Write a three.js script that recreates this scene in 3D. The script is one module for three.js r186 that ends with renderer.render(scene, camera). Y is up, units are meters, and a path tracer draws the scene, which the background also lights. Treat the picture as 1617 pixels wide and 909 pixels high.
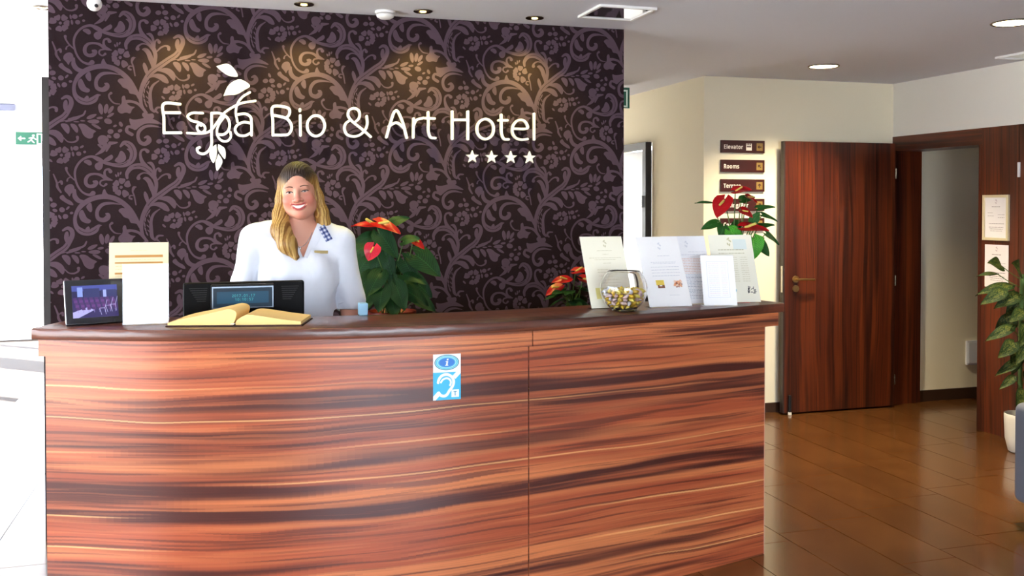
import * as THREE from 'three';
import { RoundedBoxGeometry } from 'three/addons/geometries/RoundedBoxGeometry.js';
import { mergeGeometries, toCreasedNormals } from 'three/addons/utils/BufferGeometryUtils.js';
import { RectAreaLightUniformsLib } from 'three/addons/lights/RectAreaLightUniformsLib.js';

// ------------------------------------------------------------------ camera, sky, sun, exposure
const scene = new THREE.Scene();
const FULL_H = 1121.64, camera = new THREE.PerspectiveCamera(41.0, 1617 / FULL_H, 0.05, 120);
camera.position.set(0, 1.6, 0);
camera.rotation.order = 'YXZ';
camera.rotation.set(THREE.MathUtils.degToRad(-1.0), THREE.MathUtils.degToRad(-16.72), 0);
camera.setViewOffset(1617, FULL_H, 0, FULL_H - 909, 1617, 909);
scene.add(camera);
const renderer = new THREE.WebGLRenderer({ antialias: true });
renderer.toneMapping = THREE.LinearToneMapping;
renderer.toneMappingExposure = 1.9;
renderer.shadowMap.enabled = true;
RectAreaLightUniformsLib.init();
scene.background = new THREE.Color().setRGB(0.78, 0.9, 1.06);
scene.backgroundIntensity = 7;
const sun = new THREE.DirectionalLight(new THREE.Color().setRGB(1, 0.93, 0.82), 34);
sun.position.set(-14, 8.6, -14);
sun.target.position.set(-2, 0, -3.4);
sun.castShadow = true;
Object.assign(sun.shadow.camera, { left: -14, right: 14, top: 14, bottom: -14, near: 0.5, far: 50 });
sun.shadow.mapSize.set(2048, 2048);
scene.add(sun, sun.target);

// ------------------------------------------------------------------ helpers
let seed = 20240611;
const rnd = () => { seed = (seed * 1664525 + 1013904223) >>> 0; return seed / 4294967296; };
const rr = (a, b) => a + (b - a) * rnd();
const deg = THREE.MathUtils.degToRad;
const V3 = (x, y, z) => new THREE.Vector3(x, y, z);
const usedNames = new Map();
function numbered(name) {
  const n = usedNames.get(name) || 0; usedNames.set(name, n + 1);
  return n ? `${name}_${String(n).padStart(3, '0')}` : name;
}
function shade(m) { m.castShadow = true; m.receiveShadow = true; return m; }
function part(name, geo, mat, parent, label) {
  const m = shade(new THREE.Mesh(Array.isArray(geo) ? merge(geo) : geo, mat)); m.name = name;
  if (label) m.userData.label = label;
  parent.add(m); return m;
}
function tag(o, label, category, group) { o.userData.label = label; o.userData.category = category; if (group) o.userData.group = group; return o; }
function thing(name, label, category, [x, y, z] = [0, 0, 0], turn = 0, group) {
  const o = new THREE.Group(); o.name = numbered(name); o.position.set(x, y, z); o.rotation.y = turn;
  tag(o, label, category, group); scene.add(o); return o;
}
function single(name, geo, mat, label, category, group) {
  const m = part(numbered(name), geo, mat, scene); return tag(m, label, category, group);
}
function struct(name, geo, mat, label) {
  const m = geo ? part(name, geo, mat, scene) : new THREE.Group();
  m.name = name; m.userData.kind = 'structure'; if (label) m.userData.label = label;
  if (!geo) scene.add(m); return m;
}
function merge(list) {
  const clean = list.map((g) => { let h = g.index ? g.toNonIndexed() : g; h = h.clone(); for (const k of Object.keys(h.attributes)) if (!['position', 'normal', 'uv'].includes(k)) h.deleteAttribute(k);
    if (!h.attributes.uv) h.setAttribute('uv', new THREE.BufferAttribute(new Float32Array(h.attributes.position.count * 2), 2)); return h; });
  return mergeGeometries(clean);
}
// uv in metres by the way each face points
function metreUV(g, rot = false) {
  g = g.index ? g.toNonIndexed() : g;
  const p = g.attributes.position, n = g.attributes.normal, uv = new Float32Array(p.count * 2);
  for (let i = 0; i < p.count; i += 3) {
    let ax = 0, ay = 0, az = 0;
    for (let k = 0; k < 3; k++) { ax += Math.abs(n.getX(i + k)); ay += Math.abs(n.getY(i + k)); az += Math.abs(n.getZ(i + k)); }
    for (let k = 0; k < 3; k++) {
      const j = i + k, x = p.getX(j), y = p.getY(j), z = p.getZ(j);
      let u, v;
      if (ay >= ax && ay >= az) { u = x; v = z; } else if (ax >= az) { u = z; v = y; } else { u = x; v = y; }
      uv[2 * j] = rot ? v : u; uv[2 * j + 1] = rot ? u : v;
    }
  }
  g.setAttribute('uv', new THREE.BufferAttribute(uv, 2)); return g;
}
const bx = (w, h, d, x = 0, y = 0, z = 0) => new THREE.BoxGeometry(w, h, d).translate(x, y, z);
const bxc = (x0, x1, y0, y1, z0, z1) => bx(x1 - x0, y1 - y0, Math.abs(z1 - z0), (x0 + x1) / 2, (y0 + y1) / 2, (z0 + z1) / 2);
const rb = (w, h, d, r, x = 0, y = 0, z = 0, s = 2) => new RoundedBoxGeometry(w, h, d, s, r).translate(x, y, z);
const cyl = (r0, r1, h, x = 0, y = 0, z = 0, n = 24) => new THREE.CylinderGeometry(r0, r1, h, n).translate(x, y, z);
const lathe = (pts, n = 32) => new THREE.LatheGeometry(pts.map(([a, b]) => new THREE.Vector2(a, b)), n);
const tube = (pts, r, n = 24, s = 8) => new THREE.TubeGeometry(new THREE.CatmullRomCurve3(pts), n, r, s);
const M = (o) => new THREE.MeshStandardMaterial(o);
const MP = (o) => new THREE.MeshPhysicalMaterial(o);
const lin = (r, g, b) => new THREE.Color().setRGB(r, g, b);
const srgb = (r, g, b) => new THREE.Color().setRGB(r / 255, g / 255, b / 255, THREE.SRGBColorSpace);

// value noise
const PERM = new Uint16Array(4096).map(() => Math.floor(rnd() * 65536));
const hash = (x, y) => PERM[(x * 57 + PERM[(y & 4095)]) & 4095] / 65535;
function vnoise(x, y) {
  const xi = Math.floor(x), yi = Math.floor(y), fx = x - xi, fy = y - yi, u = fx * fx * (3 - 2 * fx), v = fy * fy * (3 - 2 * fy);
  const a = hash(xi, yi), b = hash(xi + 1, yi), c = hash(xi, yi + 1), d = hash(xi + 1, yi + 1);
  return a + (b - a) * u + (c - a) * v + (a - b - c + d) * u * v;
}
const fbm = (x, y, o = 4) => { let s = 0, a = 0.5, t = 0; for (let i = 0; i < o; i++) { s += a * vnoise(x, y); t += a; x = x * 2.03 + 17.3; y = y * 2.03 + 9.1; a *= 0.5; } return s / t; };
const sstep = (a, b, x) => { const t = Math.min(1, Math.max(0, (x - a) / (b - a))); return t * t * (3 - 2 * t); };
function dataTex(w, h, fn, color = true) {
  const d = new Uint8Array(w * h * 4);
  for (let y = 0; y < h; y++) for (let x = 0; x < w; x++) { const c = fn(x / w, y / h), i = (y * w + x) * 4; d[i] = Math.max(0, Math.min(255, c[0])); d[i + 1] = Math.max(0, Math.min(255, c[1])); d[i + 2] = Math.max(0, Math.min(255, c[2])); d[i + 3] = 255; }
  const t = new THREE.DataTexture(d, w, h); t.magFilter = THREE.LinearFilter; t.minFilter = THREE.LinearFilter; t.wrapS = t.wrapT = THREE.RepeatWrapping;
  if (color) t.colorSpace = THREE.SRGBColorSpace; t.needsUpdate = true; return t;
}
function canvasTex(w, h, draw) {
  const c = document.createElement('canvas'); c.width = w; c.height = h; const g = c.getContext('2d'); draw(g, w, h);
  const t = new THREE.CanvasTexture(c); t.colorSpace = THREE.SRGBColorSpace; t.magFilter = THREE.LinearFilter; t.wrapS = t.wrapT = THREE.RepeatWrapping; return t;
}
const mix3 = (a, b, t) => [a[0] + (b[0] - a[0]) * t, a[1] + (b[1] - a[1]) * t, a[2] + (b[2] - a[2]) * t];

// plum-wood laminate: grain runs along u; LU x LV metres
function woodTex(w, h, LU, LV, pal, ox, oy) {
  return dataTex(w, h, (u, v) => {
    const X = u * LU + ox, Y = v * LV + oy;
    const wob = (fbm(X * 0.7, Y * 1.6 + 40, 3) - 0.5) * 0.07 + (fbm(X * 2.6, Y * 14, 2) - 0.5) * 0.016;
    const y = Y + wob;
    let c = mix3(pal.mid, pal.light, sstep(0.34, 0.64, fbm(X * 0.4, y * 18, 3)));
    const band = fbm(X * 0.5 + 5, y * 10.5 + 71, 3), br = fbm(X * 0.8, y * 44 + 12, 3);
    c = mix3(c, pal.dark, sstep(0.5, 0.66, band) * (0.25 + 0.75 * sstep(0.36, 0.6, br)));
    const fine = fbm(X * 1.7, y * 110, 3); c = mix3(c, pal.dark, 0.55 * sstep(0.5, 0.74, fine)); c = mix3(c, pal.light, 0.35 * sstep(0.56, 0.72, fbm(X * 1.3 + 31, y * 90 + 7, 3)));
    const s = Math.abs(((y * pal.streak + 0.35 * fbm(X * 0.25, y * 2 + 31, 2)) % 1) - 0.5), on = sstep(0.42, 0.62, fbm(X * 0.6 + 9, Math.floor(y * pal.streak) * 7.7, 2));
    c = mix3(c, pal.cream, on * (1 - sstep(0.0, 0.045, s)) * 0.8);
    const g = 1 + (fbm(X * 6, y * 380, 2) - 0.5) * 0.16;
    return [c[0] * g, c[1] * g, c[2] * g];
  });
}
// ------------------------------------------------------------------ materials
const woodCounterT = woodTex(2048, 1024, 3.4, 1.2, { light: [208, 122, 74], mid: [170, 82, 50], dark: [76, 33, 26], cream: [244, 190, 124], streak: 8.5 }, 3.7, 1.3);
const woodTopT = woodTex(1024, 256, 3.4, 0.5, { light: [112, 60, 40], mid: [90, 46, 32], dark: [58, 28, 22], cream: [140, 84, 58], streak: 9 }, 13.7, 5.3);
const woodDoorT = woodTex(1024, 512, 2.2, 1.2, { light: [100, 43, 15], mid: [76, 29, 10], dark: [38, 13, 7], cream: [112, 50, 20], streak: 22 }, 21.7, 9.3);
const mat = {
  wallWhite: M({ color: srgb(232, 229, 222), roughness: 0.85 }),
  wallBeige: M({ color: srgb(238, 230, 206), roughness: 0.85 }),
  ceiling: M({ color: srgb(210, 212, 222), roughness: 0.9 }),
  counter: MP({ map: woodCounterT, roughness: 0.36, clearcoat: 0.25, clearcoatRoughness: 0.25 }),
  counterTop: MP({ map: woodTopT, roughness: 0.28, clearcoat: 0.4, clearcoatRoughness: 0.15 }),
  door: MP({ map: woodDoorT, roughness: 0.36, clearcoat: 0.15, clearcoatRoughness: 0.3 }),
  darkFrame: M({ color: srgb(26, 21, 22), roughness: 0.45 }),
  grout: M({ color: srgb(52, 36, 24), roughness: 0.8 }),
  baseboard: M({ color: srgb(58, 38, 28), roughness: 0.4 }),
  glass: MP({ color: 0xffffff, transmission: 1, thickness: 0, roughness: 0.02, ior: 1.5 }),
  whiteMetal: M({ color: srgb(235, 235, 235), roughness: 0.4 }),
  chrome: M({ color: srgb(205, 203, 200), roughness: 0.22, metalness: 1 }),
  brass: M({ color: srgb(200, 170, 110), roughness: 0.28, metalness: 1 }),
  black: M({ color: srgb(22, 22, 25), roughness: 0.45 }),
  paving: M({ color: srgb(205, 202, 196), roughness: 0.9 }),
};
woodDoorT.repeat.set(1 / 2.2, 1 / 1.2); 

// ------------------------------------------------------------------ the room (z = -distance from the camera)
const CEIL = 2.557, T = 0.24;
const floorRoot = struct('floor', metreUV(bxc(-4.25, 7.6, -0.2, -0.008, 4.2, -12.6)), mat.grout, 'brown glossy tiled floor');
struct('ground_outside', bxc(-40, 40, -0.4, -0.25, 30, -60), mat.paving, 'sunlit paving outside the windows');
struct('ceiling', [bxc(-4.25, 7.6, CEIL, CEIL + 0.25, 4.2, -8.8), bxc(-4.25, -0.685, CEIL, CEIL + 0.25, -8.8, -12.6), bxc(1.992, 7.6, CEIL, CEIL + 0.25, -8.8, -12.6)], mat.ceiling);  // gap above an added, unseen courtyard lets sun down to the corridor side
// tiles: 0.30 wide rows running away from the camera, joints stepping 0.10 per row
const tileT = dataTex(512, 512, (u, v) => { const n = fbm(u * 9, v * 9, 4), m = fbm(u * 60, v * 60, 3); const c = mix3([100, 62, 29], [112, 71, 35], sstep(0.3, 0.7, n)); const g = 0.92 + 0.16 * m; return [c[0] * g, c[1] * g, c[2] * g]; });
const tileMats = [0, 1, 2, 3].map((k) => { const t = tileT.clone(); t.offset.set(k * 0.27, k * 0.41); t.needsUpdate = true; return MP({ map: t, color: new THREE.Color().setScalar(0.58 + 0.04 * k), roughness: 0.24, clearcoat: 0.5, clearcoatRoughness: 0.12 }); });
{
  const TW = 0.30, TL = 0.60, gap = 0.004, g0 = metreUV(bx(TW - gap, 0.008, TL - gap, 0, -0.004, 0)), rest = [];
  const inView = (x, z) => (x > 2.1 && x < 7.2 && z < -2.9 && z > -6.4) || (x > -2.6 && x < -0.3 && z < -3.3 && z > -12.5) || (x > 2 && x < 3.5 && z <= -6.4 && z > -8);
  for (let i = -14; i < 25; i++) for (let j = -22; j < 9; j++) {
    const x = 2.708 + TW * i - 0.15 + 0.15, z = -4.02 - 0.1 * i + TL * j + TL / 2 + TL * Math.round((0.1 * i) / TL);
    if (x < -4.1 || x > 7.4 || z > 3.8 || z < -12.3) continue;
    if (inView(x, z)) { const m = part('tile', g0, tileMats[Math.floor(rnd() * 4)], floorRoot); m.position.set(x, 0, z); }
    else rest.push(g0.clone().translate(x, 0, z));
  }
  const r = part('tile_field', rest, tileMats[1], floorRoot); r.userData.kind = 'stuff';
}
// feature wall with wallpaper
const SCROLLS = [[-599,2262,19,-616,2254,11,-644,2266,8,-665,2296,8,-676,2338,8,-674,2373,9,-657,2405,9,-632,2426,10,-603,2433,11,-575,2421,18,-542,2403,12,-488,2389,9,-451,2397,15,-427,2425,25,-422,2459,27,-436,2489,25,-461,2500,18,-478,2483,8],
[-542,2409,3,-502,2400,5,-466,2403,5,-445,2420,2],
[-449,2471,4,-436,2464,11,-432,2448,6],
[-674,2319,5,-697,2341,6,-711,2364,7,-713,2378,11],
[-692,2338,3,-706,2330,5,-710,2319,7],
[-516,2323,5,-543,2329,11,-564,2346,11,-590,2352,9,-615,2347,11,-629,2329,14,-629,2306,14,-615,2294,14,-595,2297,16,-586,2312,18,-595,2316,10],
[-525,2326,9,-543,2337,11,-549,2356,9,-544,2371,8,-530,2374,10,-523,2364,15],
[-546,2325,6,-564,2320,7,-568,2305,7,-554,2295,6,-542,2304,10],
[-412,2207,5,-419,2248,6,-426,2270,7,-421,2288,12,-411,2292,4],
[-419,2250,3,-436,2251,6,-441,2240,7,-431,2235,8],
[-450,2334,10,-450,2357,15,-429,2384,20,-392,2391,25,-359,2377,25,-335,2349,19,-322,2316,16,-322,2284,14,-330,2252,11,-353,2219,11],
[-366,2389,18,-383,2412,16,-391,2443,10,-386,2464,9,-370,2470,10,-359,2462,16],
[-328,2359,8,-333,2388,11,-344,2404,14,-358,2407,5],
[-324,2347,6,-322,2371,7,-311,2382,7,-304,2371,14],
[-400,2334,16,-397,2347,9,-378,2359,6,-355,2354,5,-337,2333,3],
[-314,2326,5,-296,2345,7,-277,2354,7,-262,2349,12,-261,2338,12],
[-678,2276,10,-678,2249,18,-662,2227,18,-634,2220,14,-609,2229,8],
[-768,2349,5,-754,2311,8,-751,2289,10,-737,2266,7],
[-750,2308,3,-736,2316,10,-733,2305,9],
[-394,2102,12,-412,2141,16,-438,2183,20,-471,2217,20,-507,2238,20,-547,2246,20,-590,2240,20,-627,2223,20,-655,2198,18,-673,2166,14,-678,2135,14,-671,2104,18,-649,2083,25,-620,2076,23,-593,2089,26,-577,2107,14,-564,2111,3],
[-474,2208,2,-518,2215,9,-555,2210,14,-576,2190,15,-583,2166,14,-577,2143,16,-555,2136,19,-538,2146,21,-536,2160,18,-543,2165,7],
[-361,2034,7,-382,2065,11,-389,2105,16,-383,2148,17,-364,2193,20,-338,2229,24,-300,2259,24,-263,2288,23,-229,2313,22,-210,2342,20,-197,2373,18,-202,2396,17,-218,2404,14,-237,2394,8],
[-328,2039,8,-341,2055,14,-345,2090,15,-345,2130,12,-333,2164,10,-306,2187,4],
[-232,2214,4,-214,2196,5,-191,2193,7,-173,2203,8,-172,2217,12],
[-369,2037,7,-398,2073,11,-431,2085,11,-455,2082,16],
[-479,2071,3,-505,2075,6,-523,2094,7,-527,2112,7,-518,2121,11],
[-292,2060,6,-313,2059,9,-322,2045,10,-312,2035,7],
[-274,2272,6,-240,2289,4,-187,2297,2],
[-210,2302,3,-172,2311,8,-147,2321,8,-137,2340,6],
[-542,2489,16,-558,2461,15,-587,2441,4],
[-527,2486,12,-540,2460,7],
[-493,2501,6,-524,2496,16],
[-574,2489,8,-560,2477,11],
[-423,1963,14,-445,1965,11,-450,1944,14,-428,1929,14],
[-300,1965,3,-336,1972,9,-369,1967,12,-394,1947,14,-401,1920,13,-391,1893,15,-370,1886,17,-352,1901,20,-358,1918,15,-372,1915,6]];
const PETALS = [[-480,2461,-465,2454,-455,2431,-462,2413,-484,2406,-502,2413,-499,2425,-488,2434],
[-553,2418,-531,2435,-517,2444,-511,2428,-528,2414,-546,2412],
[-640,2408,-625,2419,-607,2412,-604,2396,-615,2391,-625,2399],
[-586,2401,-560,2410,-556,2391,-564,2373,-579,2370,-591,2385],
[-486,2298,-488,2318,-499,2325,-506,2314,-515,2305,-504,2295],
[-475,2304,-460,2316,-459,2330,-472,2331,-483,2333,-487,2318],
[-464,2297,-447,2290,-433,2298,-439,2310,-441,2322,-457,2316],
[-469,2278,-472,2256,-463,2241,-452,2250,-441,2255,-450,2272],
[-482,2280,-500,2274,-505,2261,-494,2256,-485,2249,-477,2262],
[-488,2288,-503,2299,-515,2295,-512,2282,-512,2269,-498,2271],
[-469,2291,-473,2284,-480,2283,-484,2290,-480,2297,-473,2297],
[-495,2338,-500,2339,-503,2346,-502,2352,-497,2350,-493,2344],
[-488,2340,-492,2345,-493,2356,-490,2362,-486,2357,-485,2346],
[-481,2349,-483,2354,-481,2361,-476,2364,-474,2359,-477,2352],
[-380,2327,-367,2338,-348,2330,-333,2299,-328,2268,-337,2238,-343,2267,-354,2290,-359,2310,-372,2325],
[-378,2254,-372,2272,-360,2255,-354,2231,-360,2211,-369,2227],
[-722,2274,-715,2294,-694,2303,-681,2292,-682,2268,-695,2262,-700,2246,-707,2260],
[-744,2239,-726,2255,-717,2236,-694,2225,-684,2206,-702,2209,-723,2222],
[-562,2242,-556,2274,-547,2282,-543,2265,-525,2246],
[-661,2165,-645,2185,-634,2160,-627,2144,-610,2137,-616,2123,-634,2124,-652,2135],
[-627,2203,-609,2220,-604,2192,-606,2175,-616,2176,-627,2192],
[-638,2089,-620,2110,-612,2090],
[-487,2177,-471,2190,-445,2183,-431,2168,-416,2148,-403,2133,-400,2113,-420,2124,-438,2124,-442,2143,-464,2149,-471,2162],
[-233,2358,-228,2384,-214,2388,-213,2353,-224,2336],
[-367,2078,-371,2083,-375,2094,-374,2101,-369,2096,-366,2085],
[-372,2101,-376,2107,-378,2118,-376,2125,-372,2120,-370,2108],
[-372,2125,-375,2131,-374,2143,-370,2149,-368,2143,-369,2131],
[-367,2148,-368,2154,-364,2166,-360,2170,-359,2164,-363,2152],
[-359,2165,-359,2171,-354,2182,-348,2186,-349,2179,-354,2168],
[-359,2060,-364,2063,-369,2073,-370,2080,-364,2077,-359,2066],
[-353,2099,-358,2101,-364,2108,-365,2113,-360,2111,-355,2104],
[-353,2121,-357,2124,-361,2132,-362,2138,-357,2135,-353,2127],
[-349,2145,-353,2148,-356,2157,-355,2162,-352,2159,-349,2150],
[-349,2075,-354,2077,-360,2084,-362,2089,-357,2087,-351,2080],
[-355,2193,-327,2218,-293,2218,-274,2204,-263,2177,-286,2180,-301,2193,-327,2205],
[-314,2232,-285,2247,-255,2245,-232,2218,-240,2189,-252,2201,-267,2220,-293,2230],
[-382,2022,-373,2036,-354,2026,-335,2032,-330,2011,-350,2002,-369,2006],
[-471,2101,-457,2108,-454,2089,-451,2074,-435,2061,-415,2061,-431,2049,-435,2029,-454,2037,-472,2028,-487,2040,-486,2059,-468,2071],
[-227,2285,-195,2311,-156,2314,-171,2300,-202,2290],
[-134,2306,-118,2322,-87,2328,-99,2312,-118,2302],
[-246,2277,-217,2278,-205,2259,-210,2230,-226,2246],
[-204,2279,-180,2276,-169,2256,-173,2235,-191,2255],
[-168,2276,-138,2277,-119,2258,-91,2246,-107,2239,-107,2218,-127,2214,-146,2229,-153,2253],
[-130,2294,-95,2303,-75,2292,-92,2281,-119,2285],
[-115,2280,-92,2279,-66,2257,-88,2259],
[-92,2309,-72,2316,-60,2311,-76,2302],
[-163,2288,-170,2286,-182,2286,-189,2289,-182,2292,-169,2291],
[-138,2293,-144,2291,-155,2291,-160,2294,-154,2297,-143,2296],
[-66,2325,-77,2336,-82,2362,-75,2377,-64,2366,-60,2340],
[-52,2330,-58,2343,-54,2366,-44,2376,-37,2364,-41,2340],
[-38,2330,-39,2343,-28,2361,-16,2367,-15,2354,-26,2336],
[-44,2313,-39,2323,-24,2333,-13,2333,-18,2323,-33,2313],
[-22,2289,-34,2281,-51,2286,-56,2300,-44,2308,-27,2302],
[-62,2309,-69,2304,-83,2303,-89,2308,-82,2313,-69,2314],
[-255,2136,-266,2152,-283,2155,-285,2143,-290,2131,-273,2126],
[-246,2143,-240,2160,-246,2171,-257,2164,-268,2160,-263,2147],
[-234,2143,-216,2147,-208,2159,-219,2166,-227,2174,-237,2162],
[-229,2132,-217,2119,-204,2120,-204,2132,-202,2145,-216,2146],
[-233,2123,-235,2104,-225,2094,-217,2103,-207,2110,-215,2123],
[-243,2121,-259,2111,-261,2098,-249,2096,-238,2092,-233,2106],
[-234,2132,-238,2126,-244,2126,-248,2132,-244,2138,-238,2139],
[-279,2100,-286,2100,-294,2107,-295,2114,-289,2114,-281,2107],
[-167,2166,-173,2156,-186,2156,-192,2165,-185,2175,-173,2175],
[-195,2152,-200,2157,-202,2168,-199,2174,-194,2169,-192,2158],
[-145,2178,-147,2171,-156,2166,-162,2167,-160,2174,-152,2179],
[-156,2140,-161,2131,-173,2131,-178,2140,-173,2149,-161,2149],
[-190,2127,-195,2131,-197,2143,-194,2150,-188,2145,-186,2133],
[-135,2149,-138,2144,-145,2143,-148,2149,-145,2154,-138,2154],
[-306,2449,-302,2468,-311,2478,-320,2470,-331,2464,-323,2451],
[-293,2451,-276,2458,-271,2472,-282,2476,-292,2482,-300,2468],
[-287,2443,-272,2434,-258,2439,-262,2451,-263,2463,-278,2460],
[-288,2433,-284,2415,-271,2408,-266,2420,-258,2430,-271,2439],
[-298,2427,-310,2414,-308,2401,-296,2403,-285,2403,-284,2417],
[-312,2438,-326,2450,-341,2448,-340,2435,-341,2423,-325,2423],
[-292,2439,-295,2433,-302,2433,-305,2439,-302,2445,-295,2445],
[-293,2511,-300,2501,-313,2500,-320,2509,-313,2519,-300,2520],
[-262,2513,-269,2502,-283,2501,-290,2511,-283,2522,-269,2522],
[-229,2484,-240,2478,-251,2484,-251,2496,-241,2502,-230,2496],
[-214,2459,-220,2449,-233,2448,-238,2458,-232,2469,-220,2469],
[-209,2506,-209,2499,-216,2491,-223,2490,-222,2497,-215,2505],
[-244,2446,-251,2449,-257,2459,-255,2466,-249,2464,-243,2454],
[-192,2475,-196,2470,-204,2469,-207,2475,-204,2480,-196,2481],
[-281,2528,-289,2530,-294,2540,-292,2548,-285,2546,-280,2536],
[-260,2484,-267,2479,-278,2483,-281,2490,-274,2495,-263,2491],
[-575,1911,-560,1922,-539,1917,-530,1901,-541,1888,-550,1875,-568,1881,-574,1893],
[-508,1941,-515,1931,-528,1930,-535,1940,-528,1951,-514,1951],
[-480,1922,-487,1910,-502,1910,-509,1921,-502,1933,-487,1933],
[-470,1965,-479,1967,-485,1978,-482,1988,-473,1986,-467,1974],
[-470,1949,-473,1941,-483,1937,-489,1942,-487,1950,-477,1954],
[-493,1971,-496,1965,-504,1962,-510,1964,-507,1971,-499,1974],
[-518,1912,-526,1910,-535,1915,-537,1923,-529,1926,-520,1920],
[-435,2006,-417,1996,-380,2003,-361,2012,-324,1997,-292,1977,-335,1984,-369,1984,-395,1966,-410,1950,-425,1966]];
const ROLL = 0.4925, REPEAT = 0.611;
const wallpaperT = canvasTex(2048, 1270, (g, w, h) => {
  g.fillStyle = 'rgb(34,22,26)'; g.fillRect(0, 0, w, h);
  for (let i = 0; i < 9000; i++) { g.fillStyle = rnd() < 0.5 ? 'rgba(30,20,24,0.10)' : 'rgba(110,88,90,0.07)'; g.fillRect(rnd() * w, rnd() * h, 2 + rnd() * 10, 1.5); }
  const sx = w / (2 * ROLL * 1000), sy = h / (REPEAT * 1000);
  const place = (draw) => { for (let a = -4; a <= 5; a++) for (let b = -5; b <= 5; b++) { g.setTransform(sx, 0, 0, -sy, (a * ROLL * 1000) * sx, h - (b * REPEAT * 1000 + a * REPEAT * 500) * sy); draw(); } };
  g.fillStyle = 'rgb(80,64,75)';
  const curve = (s, n = 8) => { // Catmull-Rom on x, y, width triples
    const o = [], m = s.length / 3, at = (i, k) => s[Math.max(0, Math.min(m - 1, i)) * 3 + k];
    for (let i = 0; i < m - 1; i++) for (let q = 0; q < n; q++) { const t = q / n, e = []; for (let k = 0; k < 3; k++) { const p0 = at(i - 1, k), p1 = at(i, k), p2 = at(i + 1, k), p3 = at(i + 2, k); e.push(0.5 * (2 * p1 + (p2 - p0) * t + (2 * p0 - 5 * p1 + 4 * p2 - p3) * t * t + (3 * p1 - p0 - 3 * p2 + p3) * t * t * t)); } o.push(e); }
    o.push([at(m - 1, 0), at(m - 1, 1), at(m - 1, 2)]); return o;
  };
  const scrolls = SCROLLS.map((s) => curve(s));
  const petals = PETALS.map((p) => { const q = []; for (let i = 0; i < p.length; i += 2) q.push([p[i], p[i + 1]]); const cx = q.reduce((s, a) => s + a[0], 0) / q.length, cy = q.reduce((s, a) => s + a[1], 0) / q.length; return q.map(([x, y]) => [cx + (x - cx) * 1.13, cy + (y - cy) * 1.13]); });
  place(() => {
    for (const c of scrolls) {
      const L = [], R = [];
      c.forEach((p, i) => { const a = c[Math.max(0, i - 1)], b = c[Math.min(c.length - 1, i + 1)], dx = b[0] - a[0], dy = b[1] - a[1], l = Math.hypot(dx, dy) || 1, w2 = Math.max(1.9, p[2] * 0.57); L.push([p[0] - dy / l * w2, p[1] + dx / l * w2]); R.push([p[0] + dy / l * w2, p[1] - dx / l * w2]); });
      g.beginPath(); g.moveTo(...L[0]); for (const p of L) g.lineTo(...p); for (const p of R.reverse()) g.lineTo(...p); g.closePath(); g.fill();
      for (const e of [c[0], c[c.length - 1]]) { g.beginPath(); g.arc(e[0], e[1], Math.max(1.9, e[2] * 0.57), 0, 7); g.fill(); }
    }
    for (const q of petals) {
      g.beginPath(); const n = q.length; g.moveTo((q[n - 1][0] + q[0][0]) / 2, (q[n - 1][1] + q[0][1]) / 2);
      for (let i = 0; i < n; i++) { const a = q[i], b = q[(i + 1) % n]; g.quadraticCurveTo(a[0], a[1], (a[0] + b[0]) / 2, (a[1] + b[1]) / 2); } g.fill();
    }
  });
  // thin dark veins inside the leaves, as on the print
  g.strokeStyle = 'rgb(34,22,26)'; g.lineCap = 'round'; g.lineWidth = 2;
  place(() => { for (const c of scrolls) { let run = false; g.beginPath(); c.forEach((p, i) => { if (p[2] > 21) { run ? g.lineTo(p[0], p[1]) : g.moveTo(p[0], p[1]); run = true; } else run = false; }); g.stroke(); } });
  g.setTransform(1, 0, 0, 1, 0, 0);
});
wallpaperT.repeat.set(1 / (2 * ROLL), 1 / REPEAT);
mat.wallpaper = MP({ map: wallpaperT, roughness: 0.8, specularIntensity: 0.25 });
{
  const w = struct('wall_reception', bxc(-0.785, 2.092, 0, CEIL, -4.836, -5.06), mat.wallWhite, 'partition behind the reception');
  part('wallpaper', metreUV(bxc(-0.785, 2.092, 0, CEIL, -4.83, -4.836)), mat.wallpaper, w, 'dark aubergine damask wallpaper with mauve scrolls');
}
// outer shell
struct('wall_back', metreUV(bxc(3.42, 7.6, 0, CEIL, -6.4, -6.64)), mat.wallBeige);
{ // corridor wall with a doorway
  const w = struct('wall_corridor', [bxc(3.42, 3.66, 0, CEIL, -6.64, -7.30), bxc(3.42, 3.66, 2.12, CEIL, -7.30, -8.25), bxc(3.42, 3.66, 0, CEIL, -8.25, -12.6)], mat.wallBeige);
  const d = struct('door_corridor', [bxc(3.36, 3.415, 0, 2.12, -7.30, -7.365), bxc(3.36, 3.415, 2.06, 2.12, -7.365, -8.25), bxc(3.36, 3.415, 0, 2.12, -8.19, -8.25)], mat.darkFrame, 'dark frame round a pale corridor door');
  part('door_leaf', bxc(3.43, 3.47, 0.008, 2.055, -7.37, -8.185), M({ color: srgb(226, 232, 244), roughness: 0.3 }), d, 'pale grey blue door leaf');
  for (const y of [0.4, 1.62]) part('hinge', rb(0.02, 0.1, 0.03, 0.004, 3.352, y, -7.355), mat.chrome, d);
}
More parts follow.
